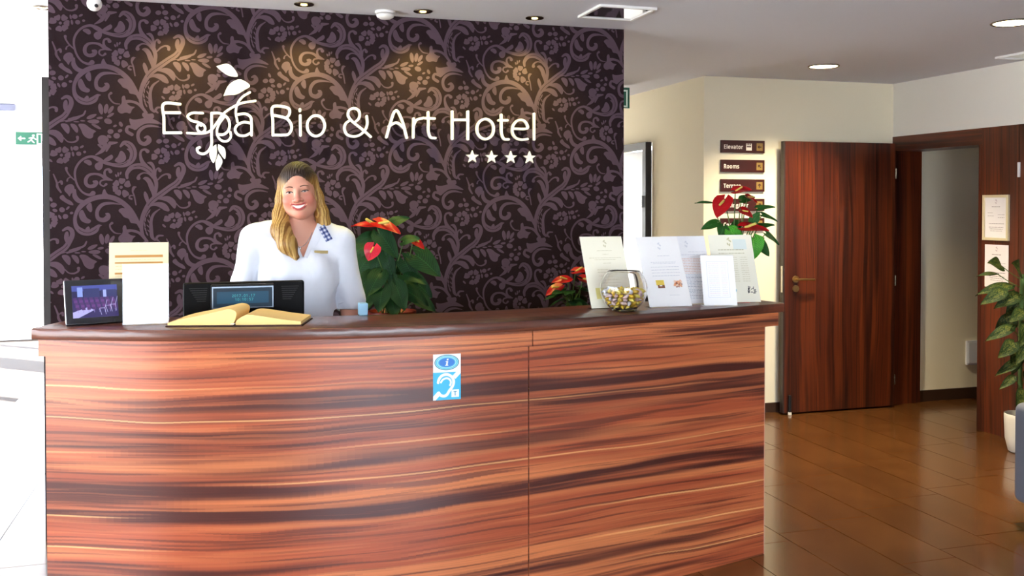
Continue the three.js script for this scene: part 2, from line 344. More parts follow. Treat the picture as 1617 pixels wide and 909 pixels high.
{ // right wall: white above, wood clad below, with a doorway 5.46 to 6.4
  struct('wall_right', [bxc(5.1, 5.34, 2.135, CEIL, 4.2, -6.4), bxc(5.13, 5.34, 0, 2.135, 4.2, -5.46)], mat.wallWhite);
  const p = struct('trim_doorway', [bxc(5.096, 5.345, 2.02, 2.135, -5.46, -6.4)].map((g) => metreUV(g)), mat.door, 'dark walnut cladding round the doorway');
  part('jamb', metreUV(bxc(5.096, 5.345, 0, 2.02, -6.362, -6.398), true), mat.door, p);
  part('jamb', metreUV(bxc(5.096, 5.345, 0, 2.02, -5.462, -5.49), true), mat.door, p);
  let z = -5.46;
  for (const wdt of [0.33, 0.62, 0.62, 0.62, 0.62, 0.62, 0.62, 0.62, 0.62]) { part('wood_panel', metreUV(bxc(5.096, 5.128, 0.0, 2.135, z, z + wdt - 0.004), true), mat.door, p); z += wdt; }
  part('panel_hinge', rb(0.012, 0.10, 0.018, 0.003, 5.09, 1.83, -5.128), mat.whiteMetal, p, 'small white hinge on the panel joint');
  struct('wall_side_room', bxc(7.36, 7.6, 0, CEIL, 4.2, -6.4), mat.wallBeige);
  struct('baseboard_side_room', metreUV(bxc(5.345, 7.36, 0, 0.09, -6.385, -6.4)), mat.baseboard);
  struct('baseboard_back', metreUV(bxc(3.42, 5.096, 0, 0.075, -6.388, -6.4)), mat.baseboard);
  struct('baseboard_corridor', metreUV(bxc(3.408, 3.42, 0, 0.075, -6.39, -7.30)), mat.baseboard);
}
struct('wall_front', [bxc(-4.25, 7.6, 2.3, CEIL, 4.0, 4.2), bxc(-4.25, -1.3, 0, 2.3, 4.0, 4.2), bxc(2.9, 7.6, 0, 2.3, 4.0, 4.2)], mat.wallWhite);
struct('wall_added_office', [bxc(-0.785, -0.685, 0, CEIL, -5.06, -12.3), bxc(1.992, 2.092, 0, CEIL, -5.06, -10.4), bxc(1.992, 2.092, 2.2, CEIL, -10.4, -12.3), bxc(-0.685, 1.992, 0, CEIL, -8.7, -8.8)], mat.wallWhite, 'unseen office walls added to keep hall light out of the corridor');  // added walls block light from the hall; their opening admits courtyard sun
// left wall and far wall: glazing between posts, floor to 2.2 m
function glazing(n, along, from, to, at, count, head) {
  const L = to - from, w = struct(`window_${n}`, null, null, 'tall glazed front with slim white frames');
  const place = (u0, u1, y0, y1, t0, t1) => (along === 'z' ? bxc(at + t0, at + t1, y0, y1, -u0, -u1) : bxc(u0, u1, y0, y1, -at + t0, -at + t1));
  const fr = []; for (let i = 0; i <= count; i++) { const u = from + (L * i) / count; part('window_frame', place(u - 0.035, u + 0.035, 0, head, -0.05, 0.05), mat.whiteMetal, w); }
  part('window_frame', place(from, to, head - 0.06, head, -0.05, 0.05), mat.whiteMetal, w); part('window_frame', place(from, to, 0, 0.08, -0.05, 0.05), mat.whiteMetal, w);
  for (let i = 0; i < count; i++) part('window_pane', place(from + (L * i) / count + 0.036, from + (L * (i + 1)) / count - 0.036, 0.08, head - 0.06, -0.004, 0.004), mat.glass, w);
}
struct('wall_left', [bxc(-4.25, -4.0, 2.2, CEIL, 4.2, -12.6), bxc(-4.25, -4.0, 0, 2.2, 4.2, 0.6), bxc(-4.25, -4.0, 0, 2.2, -12.2, -12.6)], mat.wallWhite);
glazing(1, 'z', -0.6, 12.2, -4.12, 9, 2.2);
struct('wall_far', [bxc(-4.25, -0.685, 2.2, CEIL, -12.3, -12.6), bxc(1.992, 3.66, 2.2, CEIL, -12.3, -12.6)], mat.wallBeige);
glazing(5, 'z', 10.4, 12.3, 2.04, 1, 2.2);  // added courtyard glazing, unseen, to bounce sun onto the corridor ceiling
glazing(2, 'x', -4.0, -0.8, 12.42, 3, 2.2);
glazing(3, 'x', 2.1, 3.42, 12.42, 1, 2.2);
glazing(4, 'x', -1.3, 2.9, -4.1, 3, 2.3);
// ------------------------------------------------------------------ reception counter
{
  const key = [[-0.68, 3.79], [-0.2, 3.60], [0.3, 3.495], [0.75, 3.468], [1.25, 3.51], [1.85, 3.63], [2.43, 3.78]];
  const C = new THREE.CatmullRomCurve3(key.map(([x, z]) => V3(x, 0, -z)), false, 'centripetal');
  const N = 96, pts = C.getSpacedPoints(N), tan = pts.map((_, i) => { const a = pts[Math.max(0, i - 1)], b = pts[Math.min(N, i + 1)]; return b.clone().sub(a).normalize(); });
  const len = C.getLength();
  // strip between two offsets behind the front line, from u0 to u1, y0 to y1
  function bent(u0, u1, off0, off1, y0, y1, n = 64, round = 0) {
    const prof = round ? [[off0, y0 + round], [off0 + round * 0.3, y0 + round * 0.3], [off0 + round, y0], [off1, y0], [off1, y1], [off0 + round, y1], [off0 + round * 0.3, y1 - round * 0.3], [off0, y1 - round]] : [[off0, y0], [off1, y0], [off1, y1], [off0, y1]];
    const pos = [], uv = [], at = (u) => { const f = Math.max(0, Math.min(1, u)) * N, i = Math.min(N - 1, Math.floor(f)), t = f - i; return [pts[i].clone().lerp(pts[i + 1], t), tan[i].clone().lerp(tan[i + 1], t).normalize()]; };
    const ring = (u) => { const [p, t] = at(u); const nx = t.z, nz = -t.x; return prof.map(([o, y]) => [p.x + nx * o, y, p.z + nz * o, o]); };
    const quad = (a, b, c, d, ua, ub) => { const P = [a, b, c, a, c, d], U = [ua, ub, ub, ua, ub, ua]; P.forEach((q, i) => { pos.push(q[0], q[1], q[2]); uv.push(U[i] * len, q[1] + q[3]); }); };
    let prev = ring(u0), pu = u0;
    const first = prev;
    for (let i = 1; i <= n; i++) { const u = u0 + ((u1 - u0) * i) / n, cur = ring(u); for (let k = 0; k < prof.length; k++) { const k2 = (k + 1) % prof.length; quad(prev[k], prev[k2], cur[k2], cur[k], pu, u); } prev = cur; pu = u; }
    for (const [r, u, flip] of [[first, u0, 0], [prev, u1, 1]]) for (let k = 1; k < prof.length - 1; k++) { const t = flip ? [r[0], r[k], r[k + 1]] : [r[0], r[k + 1], r[k]]; t.forEach((q) => { pos.push(q[0], q[1], q[2]); uv.push(u * len + q[3], q[1]); }); }
    const g = new THREE.BufferGeometry(); g.setAttribute('position', new THREE.Float32BufferAttribute(pos, 3)); g.setAttribute('uv', new THREE.Float32BufferAttribute(uv, 2)); g.computeVertexNormals();
    return toCreasedNormals(g, 0.6);
  }
  woodCounterT.repeat.set(1 / 3.4, 1 / 1.2); woodTopT.repeat.set(1 / 3.4, 1 / 0.5);
  const c = thing('reception_counter', 'curved reception counter clad in striped plum wood laminate', 'counter');
  const s = 0.585, e = 0.0006, m0 = 0.008, m1 = 0.976;
  part('front_panel', bent(m0, s - e, 0.045, 0.075, 0.0, 1.045), mat.counter, c);
  part('front_panel', bent(s + e, m1, 0.045, 0.075, 0.0, 1.045), mat.counter, c);
  part('apron', bent(0.004, s + 0.002 - e, 0.022, 0.05, 1.045, 1.108), mat.counter, c);
  part('apron', bent(s + 0.002 + e, 0.996, 0.022, 0.05, 1.045, 1.108), mat.counter, c);
  part('counter_top', bent(0, 1, 0, 0.38, 1.108, 1.15, 96, 0.006), mat.counterTop, c, 'darker brown curved top slab');
  part('end_panel', bent(m0, m0 + 0.01, 0.075, 0.36, 0, 1.108, 2), mat.counter, c);
  part('end_panel', bent(m1 - 0.01, m1, 0.075, 0.36, 0, 1.108, 2), mat.counter, c);
  part('edge_strip', bent(m1, m1 + 0.0012, 0.045, 0.075, 0.0, 1.045, 1), M({ color: srgb(205, 160, 140), roughness: 0.4 }), c, 'pale edge strip');
  part('work_surface', bent(0.02, 0.97, 0.075, 0.55, 0.70, 0.73, 48), mat.counterTop, c);
}
const STROKES = {"E":[[16.3,0,-283,1937,-283,2005,-284,2074,-210,2076],[16.3,0,-283,2033,-212,2035],[16.3,0,-282,1938,-207,1940]],
"s":[[15.1,0,-108,2036,-159,2034,-176,2019,-162,2001,-125,1990,-100,1974,-98,1955,-113,1943,-129,1952,-134,1970,-125,1981,-116,1977]],
"vine":[[13.8,0,-179,1939,-136,1938,-96,1941,-70,1955,-44,1990,-15,2033,20,2062,72,2089,137,2102],[13.8,0,52,1999,45,2047,55,2090,78,2121,111,2143],[13.8,0,-11,2018,-33,1985,-43,1954,-38,1924,-19,1905,5,1905,21,1925,19,1948]],
"p":[[15.7,0,-67,2035,-67,1978,-68,1930,-68,1887,-82,1856,-105,1841,-128,1847,-134,1865,-123,1872],[15.7,0,-67,2037,-27,2037,5,2017,16,1986,9,1954,-13,1936,-42,1935]],
"a":[[15.7,0,55,2034,90,2038,113,2024,118,1994,118,1935],[15.7,0,118,1993,81,1997,51,1982,41,1959,55,1936,86,1932,116,1947]],
"B":[[16.8,0,219,1937,219,2006,219,2075,274,2077,296,2068,300,2052,294,2035,284,2025],[16.8,0,219,2035,251,2030,287,2019,306,1993,308,1968,292,1943,267,1939,219,1938]],
"i":[[16.8,0,350,2037,351,1939],[16.8,0,349,2067,349,2060]],
"o":[[16.4,1,470,1989,466,1970,457,1953,443,1942,427,1937,410,1941,396,1952,387,1968,384,1987,387,2007,397,2023,411,2035,427,2039,443,2036,457,2025,466,2009]],
"&":[[15.6,0,698,1939,660,1972,597,2023,585,2047,592,2071,617,2080,638,2069,643,2046,636,2026,623,2014],[15.6,0,597,2022,573,2002,567,1977,580,1948,616,1939,646,1949,671,1975,681,2006,678,2042]],
"A":[[16.7,0,778,1939,797,2006,821,2071,831,2074,858,2024,882,1938],[16.7,0,790,1994,829,2013,871,1984]],
"r":[[16.7,0,915,1940,916,1991,917,2036],[16.7,0,917,2000,932,2029,969,2041]],
"t":[[16.7,0,993,2070,994,2019,995,1968,1007,1942,1030,1939],[16.7,0,978,2040,1026,2039]],
"H":[[16.7,0,1120,2078,1120,1937],[16.7,0,1203,2080,1203,1937],[16.7,0,1120,2035,1203,2037]],
"o2":[[16.7,1,1342,1993,1339,1972,1329,1955,1314,1944,1297,1939,1280,1943,1265,1954,1255,1971,1252,1991,1255,2011,1265,2028,1280,2039,1297,2044,1314,2040,1329,2029,1339,2013]],
"t2":[[16.7,0,1383,2068,1384,2020,1386,1967,1399,1942,1423,1940],[16.7,0,1370,2039,1417,2040]],
"e":[[15.9,0,1445,1997,1528,2002,1524,2023,1506,2041,1475,2041,1450,2015,1445,1977,1464,1948,1496,1940,1528,1944]],
"l":[[14.2,0,1565,2079,1565,1942]]};
const LEAVES = [[-49,2264,4,2279,38,2259,60,2217,15,2218,-17,2236],[-18,2119,3,2167,32,2195,73,2207,119,2177,90,2153,49,2129,14,2125],[-45,1891,-73,1869,-80,1833,-61,1794,-45,1827,-42,1861],[-39,1892,-8,1872,-1,1840,-7,1815,-32,1847,-41,1870],[-36,1845,-17,1813,-23,1785,-45,1757,-52,1797,-45,1824]];
const STARS = [[1227, 1845], [1331, 1845], [1436, 1845], [1540, 1845]];
// ------------------------------------------------------------------ raised lettering on the wallpaper
mat.sign = M({ color: srgb(246, 246, 242), roughness: 0.35 });
function ribbon(pts, w, z0, z1, loop) {
  const c = new THREE.CatmullRomCurve3(pts.map(([x, y]) => V3(x, y, 0)), !!loop, 'centripetal');
  const n = Math.max(10, pts.length * 7), P = pts.length === 2 ? pts.map(([x, y]) => V3(x, y, 0)) : c.getPoints(n), L = [], R = [], h = w / 2, k = P.length;
  P.forEach((p, i) => { const a = loop ? P[(i - 1 + k - 1) % (k - 1)] : P[Math.max(0, i - 1)], b = loop ? P[(i + 1) % (k - 1)] : P[Math.min(k - 1, i + 1)], t = b.clone().sub(a).normalize(); L.push([p.x - t.y * h, p.y + t.x * h]); R.push([p.x + t.y * h, p.y - t.x * h]); });
  const pos = [], quad = (a, b, c2, d) => pos.push(...a, ...b, ...c2, ...a, ...c2, ...d), at = (q, z) => [q[0], q[1], z];
  for (let i = 0; i < k - 1; i++) { quad(at(R[i], z1), at(R[i + 1], z1), at(L[i + 1], z1), at(L[i], z1)); quad(at(L[i], z0), at(L[i + 1], z0), at(R[i + 1], z0), at(R[i], z0)); quad(at(L[i], z1), at(L[i + 1], z1), at(L[i + 1], z0), at(L[i], z0)); quad(at(R[i], z0), at(R[i + 1], z0), at(R[i + 1], z1), at(R[i], z1)); }
  const gs = [], g = new THREE.BufferGeometry(); g.setAttribute('position', new THREE.Float32BufferAttribute(pos, 3)); g.computeVertexNormals(); gs.push(g);
  if (!loop) for (const q of [P[0], P[k - 1]]) gs.push(new THREE.CylinderGeometry(h, h, z1 - z0, 20).rotateX(Math.PI / 2).translate(q.x, q.y, (z0 + z1) / 2 + 0.00005));
  return merge(gs);
}
const pairs = (a) => { const o = []; for (let i = 0; i < a.length; i += 2) o.push([a[i] / 1000, a[i + 1] / 1000]); return o; };
const signZ = [-4.816, -4.796];
const letterGeo = (key, dz = 0) => merge(STROKES[key].map((s, i) => ribbon(pairs(s.slice(2)), s[0] * 0.76 / 1000, signZ[0] - dz - i * 0.0002, signZ[1] + dz + i * 0.0002, s[1])));
const pin = (x, y) => cyl(0.004, 0.004, 0.016, 0, 0, 0, 8).rotateX(Math.PI / 2).translate(x, y, -4.823);
function letter(key, label) {
  const s = STROKES[key][0], g = thing('sign_letter', label, 'letter', [0, 0, 0], 0, 'raised white letters of the hotel name');
  part('letter_face', letterGeo(key), mat.sign, g);
  part('mounting_pin', pin(s[2] / 1000, s[3] / 1000), mat.chrome, g); part('mounting_pin', pin(s[s.length - 2] / 1000, s[s.length - 1] / 1000), mat.chrome, g);
}
letter('E', 'raised white capital E starting the word Espa');
{
  const g = thing('sign_emblem', 'white joined letters spa entwined with a leafy vine', 'emblem');
  for (const [k, n] of [['s', 'letter_s'], ['p', 'letter_p'], ['a', 'letter_a'], ['vine', 'vine_stem']]) part(n, letterGeo(k, { s: 0, p: 0.0008, a: 0.0004, vine: 0.0012 }[k]), mat.sign, g);
  LEAVES.forEach((l) => {
    const q0 = pairs(l), cx = q0.reduce((s, a) => s + a[0], 0) / q0.length, cy = q0.reduce((s, a) => s + a[1], 0) / q0.length, q = q0.map(([x, y]) => [cx + (x - cx) * 0.9, cy + (y - cy) * 0.92]), n = q.length, sh = new THREE.Shape(); sh.moveTo(...q[0]);
    sh.splineThru(q.slice(1).concat([q[0]]).map(([x, y]) => new THREE.Vector2(x, y)));
    part('leaf', new THREE.ExtrudeGeometry(sh, { depth: 0.02, bevelEnabled: false, curveSegments: 6 }).translate(0, 0, -4.816), mat.sign, g);
    part('mounting_pin', pin((q[0][0] + q[3][0]) / 2, (q[0][1] + q[3][1]) / 2), mat.chrome, g);
  });
  const st = STROKES.vine[0]; part('mounting_pin', pin(st[2] / 1000, st[3] / 1000), mat.chrome, g);
}
for (const [k, l] of [['B', 'raised white capital B of the word Bio'], ['i', 'raised white letter i with its dot in Bio'], ['o', 'raised white round letter o ending the word Bio'], ['&', 'raised white ampersand between Bio and Art'], ['A', 'raised white capital A of the word Art'], ['r', 'raised white letter r in the word Art'], ['t', 'raised white letter t ending the word Art'], ['H', 'raised white capital H of the word Hotel'], ['o2', 'raised white round letter o in the word Hotel'], ['t2', 'raised white letter t in the word Hotel'], ['e', 'raised white letter e in the word Hotel'], ['l', 'thin raised white letter l ending the word Hotel']]) letter(k, l);
STARS.forEach(([x, y]) => {
  const sh = new THREE.Shape(); for (let i = 0; i < 10; i++) { const a = Math.PI / 2 + (i * Math.PI) / 5, r = i % 2 ? 0.0145 : 0.0345; sh[i ? 'lineTo' : 'moveTo'](Math.cos(a) * r, Math.sin(a) * r); } sh.closePath();
  const g = thing('sign_star', 'small white five pointed star under the word Hotel', 'star', [x / 1000, y / 1000, -4.816], 0, 'row of four stars');
  part('star_face', new THREE.ExtrudeGeometry(sh, { depth: 0.02, bevelEnabled: false }), mat.sign, g);
  part('mounting_pin', cyl(0.004, 0.004, 0.016, 0, 0, 0, 8).rotateX(Math.PI / 2).translate(0, 0, -0.007), mat.chrome, g);
});
// ------------------------------------------------------------------ ceiling fittings
const warm = new THREE.Color().setRGB(1, 0.83, 0.2);
mat.glowWarm = M({ color: srgb(255, 240, 205), emissive: srgb(255, 236, 190), emissiveIntensity: 6, roughness: 0.5 });
mat.glowSmall = M({ color: srgb(255, 236, 180), emissive: srgb(255, 226, 150), emissiveIntensity: 1.6, roughness: 0.3 });
mat.ringDark = M({ color: srgb(120, 108, 92), roughness: 0.25, metalness: 1 });
function downlight(x, z, label, lit) {
  const g = thing('ceiling_spotlight', label, 'ceiling light', [x, CEIL, z], 0, 'small spotlights in front of the wallpaper');
  part('trim_ring', lathe([[0.036, 0.0], [0.046, -0.001], [0.048, -0.004], [0.044, -0.007], [0.034, -0.006], [0.031, -0.001], [0.031, 0.0]], 32), mat.ringDark, g);
  part('reflector', lathe([[0.0305, -0.0035], [0.024, -0.0022], [0.018, -0.0018], [0.0001, -0.0016]], 24), mat.chrome, g);
  part('lamp_face', new THREE.SphereGeometry(0.017, 16, 8).scale(1, 0.28, 1).translate(0, -0.0055, 0), lit ? mat.glowSmall : M({ color: srgb(190, 185, 170), roughness: 0.2 }), g);
  if (lit) { const s = new THREE.SpotLight(warm, lit, 4, deg(52), 0.9, 2); s.position.set(x, CEIL - 0.02, z); s.target.position.set(x + 0.0, 0, z - 0.3); s.castShadow = true; s.shadow.radius = 1; scene.add(s, s.target); }
}
for (const [x, w] of [[-0.22, 'letter E'], [0.359, 'word Bio'], [0.937, 'word Art'], [1.519, 'end of the word Hotel']]) downlight(x, -4.652, `small round warm ceiling spotlight above the ${w} on the wallpaper`, 1.7);
downlight(-0.85, -5.1, 'unlit round spotlight in ceiling past the wallpapered wall', 0);
for (const [x, z, l] of [[3.97, -5.704, 'round lit downlight in ceiling near the direction signs'], [3.97, -4.05, 'round lit downlight in ceiling above the armchair side of the lobby']]) {
  const g = thing('ceiling_downlight', l, 'ceiling light', [x, CEIL, z], 0, 'wide lit downlights on the right');
  part('trim_ring', lathe([[0.094, 0.0], [0.106, -0.001], [0.108, -0.004], [0.104, -0.008], [0.094, -0.006], [0.093, 0]], 40), mat.ringDark, g);
  part('lamp_face', cyl(0.092, 0.092, 0.004, 0, -0.003, 0, 40), mat.glowWarm, g);
  const s = new THREE.SpotLight(new THREE.Color().setRGB(1, 0.84, 0.55), 16, 6, deg(62), 0.8, 2); s.position.set(x, CEIL - 0.02, z); s.target.position.set(x, 0, z); s.castShadow = true; s.shadow.radius = 4; scene.add(s, s.target);
}
mat.mirrorGlass = MP({ color: srgb(150, 150, 156), roughness: 0.06, metalness: 0.85, clearcoat: 1, clearcoatRoughness: 0.03 });
for (const [x, z, w, l] of [[1.865, -4.398, 0.27, 'square recessed ceiling light with mirror glass above the counter end'], [-1.13, -5.365, 0.25, 'square recessed ceiling light shining in the bright hall'], [4.94, -4.9, 0.25, 'square recessed ceiling light close to the wood clad wall']]) {
  const g = thing('square_ceiling_light', l, 'ceiling light', [x, CEIL, z]);
  part('frame', [bx(w + 0.03, 0.012, 0.015, 0, -0.006, w / 2 + 0.0075), bx(w + 0.03, 0.012, 0.015, 0, -0.006, -w / 2 - 0.0075), bx(0.015, 0.012, w, w / 2 + 0.0075, -0.006, 0), bx(0.015, 0.012, w, -w / 2 - 0.0075, -0.006, 0)], mat.whiteMetal, g);
  part('glass_pane', bx(w, 0.006, w, 0, -0.004, 0), mat.mirrorGlass, g);
}
{
  const g = thing('security_camera', 'small white ball camera under ceiling by the wallpaper', 'camera', [-0.575, CEIL, -4.73]);
  part('mount', cyl(0.016, 0.02, 0.02, 0, -0.01, 0, 20), mat.whiteMetal, g);
  part('ball', new THREE.SphereGeometry(0.033, 24, 16).translate(0, -0.042, 0), mat.whiteMetal, g);
  part('lens', cyl(0.008, 0.008, 0.008, 0, 0, 0, 16).rotateX(Math.PI / 2).translate(0.012, -0.055, 0.0285), mat.black, g);
}
{
  const g = thing('smoke_detector', 'white round smoke detector on ceiling between spotlights', 'detector', [0.76, CEIL, -4.72]);
  part('base', cyl(0.05, 0.052, 0.012, 0, -0.006, 0, 28), mat.whiteMetal, g); part('cover', lathe([[0.0001, -0.04], [0.025, -0.038], [0.042, -0.028], [0.046, -0.012], [0.0001, -0.012]], 28), mat.whiteMetal, g);
}
{
  const g = thing('hall_sensor', 'grey box fitting on the bright hall ceiling', 'sensor', [-1.97, CEIL, -9.9]);
  part('base', rb(0.2, 0.02, 0.12, 0.006, 0, -0.01, 0), mat.whiteMetal, g); part('body', rb(0.16, 0.07, 0.1, 0.015, 0, -0.055, 0), M({ color: srgb(120, 125, 150), roughness: 0.5 }), g);
}
// exit signs
function exitSign(x, y, z, w, h, ry, label, strip) {
  const g = thing('exit_sign', label, 'sign', [x, y, z], ry);
  part('housing', rb(w, h, 0.03, 0.004, 0, 0, 0), mat.whiteMetal, g);
  const t = canvasTex(256, 144, (c) => { c.fillStyle = '#0b5a45'; c.fillRect(0, 0, 256, 144); c.strokeStyle = c.fillStyle = '#dff5ea'; c.lineWidth = 12; c.lineCap = 'round'; c.beginPath(); c.arc(160, 38, 12, 0, 7); c.fill(); c.beginPath(); c.moveTo(155, 58); c.lineTo(140, 88); c.lineTo(165, 120); c.moveTo(140, 88); c.lineTo(112, 112); c.moveTo(155, 60); c.lineTo(182, 82); c.moveTo(152, 60); c.lineTo(122, 70); c.stroke(); c.strokeRect(196, 22, 40, 110); c.beginPath(); c.moveTo(82, 74); c.lineTo(28, 74); c.moveTo(46, 54); c.lineTo(26, 74); c.lineTo(46, 94); c.stroke(); });
  part('face', bx(w * 0.985, h * (strip ? 0.72 : 0.97), 0.002, 0, strip ? h * 0.12 : 0, 0.0165), M({ map: t, roughness: 0.4 }), g);
  if (strip) part('strip', bx(w * 0.985, h * 0.1, 0.002, 0, -h * 0.33, 0.0165), M({ color: srgb(190, 30, 40), roughness: 0.4 }), g);
  for (const s of [-0.3, 0.3]) part('hanger', bx(0.008, CEIL - y - h / 2, 0.008, w * s, (CEIL - y + h / 2) / 2, 0), mat.whiteMetal, g);
}
exitSign(-2.165, 2.355, -12.1, 0.30, 0.15, 0, 'green exit sign hanging far down the bright hall');
exitSign(2.97, 2.455, -7.1, 0.30, 0.17, 0, 'green exit sign with red strip at the corridor mouth');
{ // dark door standing open behind the left end of the partition
  const g = struct('door_hall', null, null, 'dark framed glass door standing open beside the wallpapered wall'), c = Math.atan2(0.1, 0.8);
  const o = new THREE.Group(); o.name = 'door_leaf'; g.add(o); o.position.set(-0.80, 0, -5.08); o.rotation.y = Math.PI / 2 + 0.02;
  part('stile', [bxc(0, 0.1, 0.01, 2.16, -0.02, 0.02), bxc(0.72, 0.82, 0.01, 2.16, -0.02, 0.02)], mat.darkFrame, o);
  part('rail', [bxc(0.1, 0.72, 2.04, 2.16, -0.02, 0.02), bxc(0.1, 0.72, 0.01, 0.2, -0.02, 0.02)], mat.darkFrame, o);
  part('pane', bxc(0.1, 0.72, 0.2, 2.04, -0.004, 0.004), mat.glass, o);
  part('closer', rb(0.26, 0.06, 0.05, 0.008, 0.25, 2.02, 0.045), mat.darkFrame, o);
  part('handle', [cyl(0.01, 0.01, 0.36, 0.77, 1.05, 0.055, 12), cyl(0.006, 0.006, 0.04, 0, 0, 0, 8).rotateX(Math.PI / 2).translate(0.77, 1.2, 0.035), cyl(0.006, 0.006, 0.04, 0, 0, 0, 8).rotateX(Math.PI / 2).translate(0.77, 0.9, 0.035)], mat.chrome, o);
  part('frame_post', bxc(-0.835, -0.787, 0, 2.2, -4.95, -5.05), mat.darkFrame, g);
  part('strike_plate', bxc(-0.838, -0.834, 1.78, 1.9, -4.955, -4.985), mat.chrome, g);
}
{ // walnut door leaf standing open against the back wall
  const g = struct('door_1', null, null, 'walnut door leaf standing open against the beige back wall');
  part('door_leaf', metreUV(bxc(4.045, 5.03, 0.014, 2.075, -6.285, -6.325), true), mat.door, g);
  part('door_edge', bxc(4.032, 4.045, 0.014, 2.075, -6.285, -6.325), M({ color: srgb(52, 40, 40), roughness: 0.4 }), g, 'dark door edge');
  part('lock_plate', bxc(4.030, 4.0325, 0.93, 1.13, -6.293, -6.317), mat.chrome, g);
  const rose = cyl(0.026, 0.026, 0.012, 0, 0, 0, 28).rotateX(Math.PI / 2);
  part('handle', [rose.clone().translate(4.135, 1.03, -6.279), cyl(0.009, 0.009, 0.05, 0, 0, 0, 14).rotateX(Math.PI / 2).translate(4.135, 1.03, -6.255), tube([V3(4.135, 1.03, -6.235), V3(4.16, 1.031, -6.233), V3(4.22, 1.029, -6.234), V3(4.275, 1.026, -6.238)], 0.009, 20, 10)], mat.brass, g, 'brass lever handle');
  part('keyhole_rose', [rose.clone().translate(4.136, 0.958, -6.279), bx(0.006, 0.02, 0.004, 4.136, 0.955, -6.2725)], mat.brass, g);
  for (const y of [0.22, 1.0, 1.84]) part('hinge', cyl(0.007, 0.007, 0.08, 5.037, y, -6.283, 12), mat.ringDark, g);
  part('floor_stop', [rb(0.022, 0.12, 0.02, 0.005, 4.085, 0.09, -6.272), cyl(0.008, 0.008, 0.05, 4.085, 0.04, -6.272, 10)], mat.black, g);
  part('stop_foot', cyl(0.013, 0.015, 0.02, 4.085, 0.0115, -6.272, 14), M({ color: srgb(225, 222, 214), roughness: 0.5 }), g, 'white rubber foot');
}
{ const g = thing('wall_box', 'pale plastic access panel low on the side room wall', 'panel', [5.874, 0.377, -6.4]); part('cover', rb(0.112, 0.2, 0.024, 0.006, 0, 0, 0.012), M({ color: srgb(216, 220, 232), roughness: 0.5 }), g); part('lid', rb(0.09, 0.17, 0.008, 0.003, 0, 0, 0.026), M({ color: srgb(222, 226, 236), roughness: 0.5 }), g); }
// direction signs on the back wall
const plateMat = M({ color: srgb(64, 24, 20), roughness: 0.3 });
const signRows = [['Elevator', '\u2190', 'elevator'], ['Rooms', '\u2196', ''], ['Terrace', '\u2191', ''], ['Dining/Bar', '\u2197', ''], ['Conference', '\u2192', ''], ['', '\u2191', '']];
signRows.forEach(([text, arrow, icon], i) => {
  const y = 2.034 - i * 0.1468;
  const t = canvasTex(768, 194, (c) => {
    c.fillStyle = 'rgb(60,22,19)'; c.fillRect(0, 0, 768, 194); c.fillStyle = '#f2ece4'; c.font = 'bold 100px sans-serif'; c.textBaseline = 'middle';
    const w = c.measureText(text).width, k = Math.min(1, 560 / Math.max(1, w), 0.86); c.save(); c.translate(36, 104); c.scale(k, 1); c.fillText(text, 0, 0); c.restore();
    if (icon) { c.fillRect(436, 44, 12, 118); c.fillRect(526, 44, 12, 118); c.fillRect(448, 74, 78, 12); c.fillRect(448, 108, 78, 54); c.fillRect(462, 44, 16, 26); c.fillRect(496, 44, 16, 26); }
    c.fillStyle = 'rgb(140,114,62)'; c.fillRect(624, 36, 112, 128); c.fillStyle = 'rgb(60,24,20)'; c.strokeStyle = c.fillStyle;
    c.translate(680, 100); c.rotate({ '\u2190': Math.PI, '\u2196': -2.356, '\u2191': -1.571, '\u2197': -0.785, '\u2192': 0 }[arrow]); c.lineWidth = 15; c.beginPath(); c.moveTo(-32, 0); c.lineTo(26, 0); c.moveTo(4, -24); c.lineTo(28, 0); c.lineTo(4, 24); c.stroke();
  });
  const g = thing('direction_sign', i === 2 ? 'brown wall sign below the Rooms sign, half hidden by a red flower' : text ? `dark brown wall sign reading ${text === 'Dining/Bar' ? 'Bar' : text} with a gold arrow square` : 'lowest dark brown wall sign half hidden by the red flowers', 'sign', [3.7425, y, -6.4], 0, 'brown direction signs');
  part('plate', rb(0.374, 0.094, 0.014, 0.003, 0, 0, 0.009), plateMat, g);
  part('print', bx(0.366, 0.087, 0.001, 0, 0, 0.0165), M({ map: t, roughness: 0.32 }), g);
});
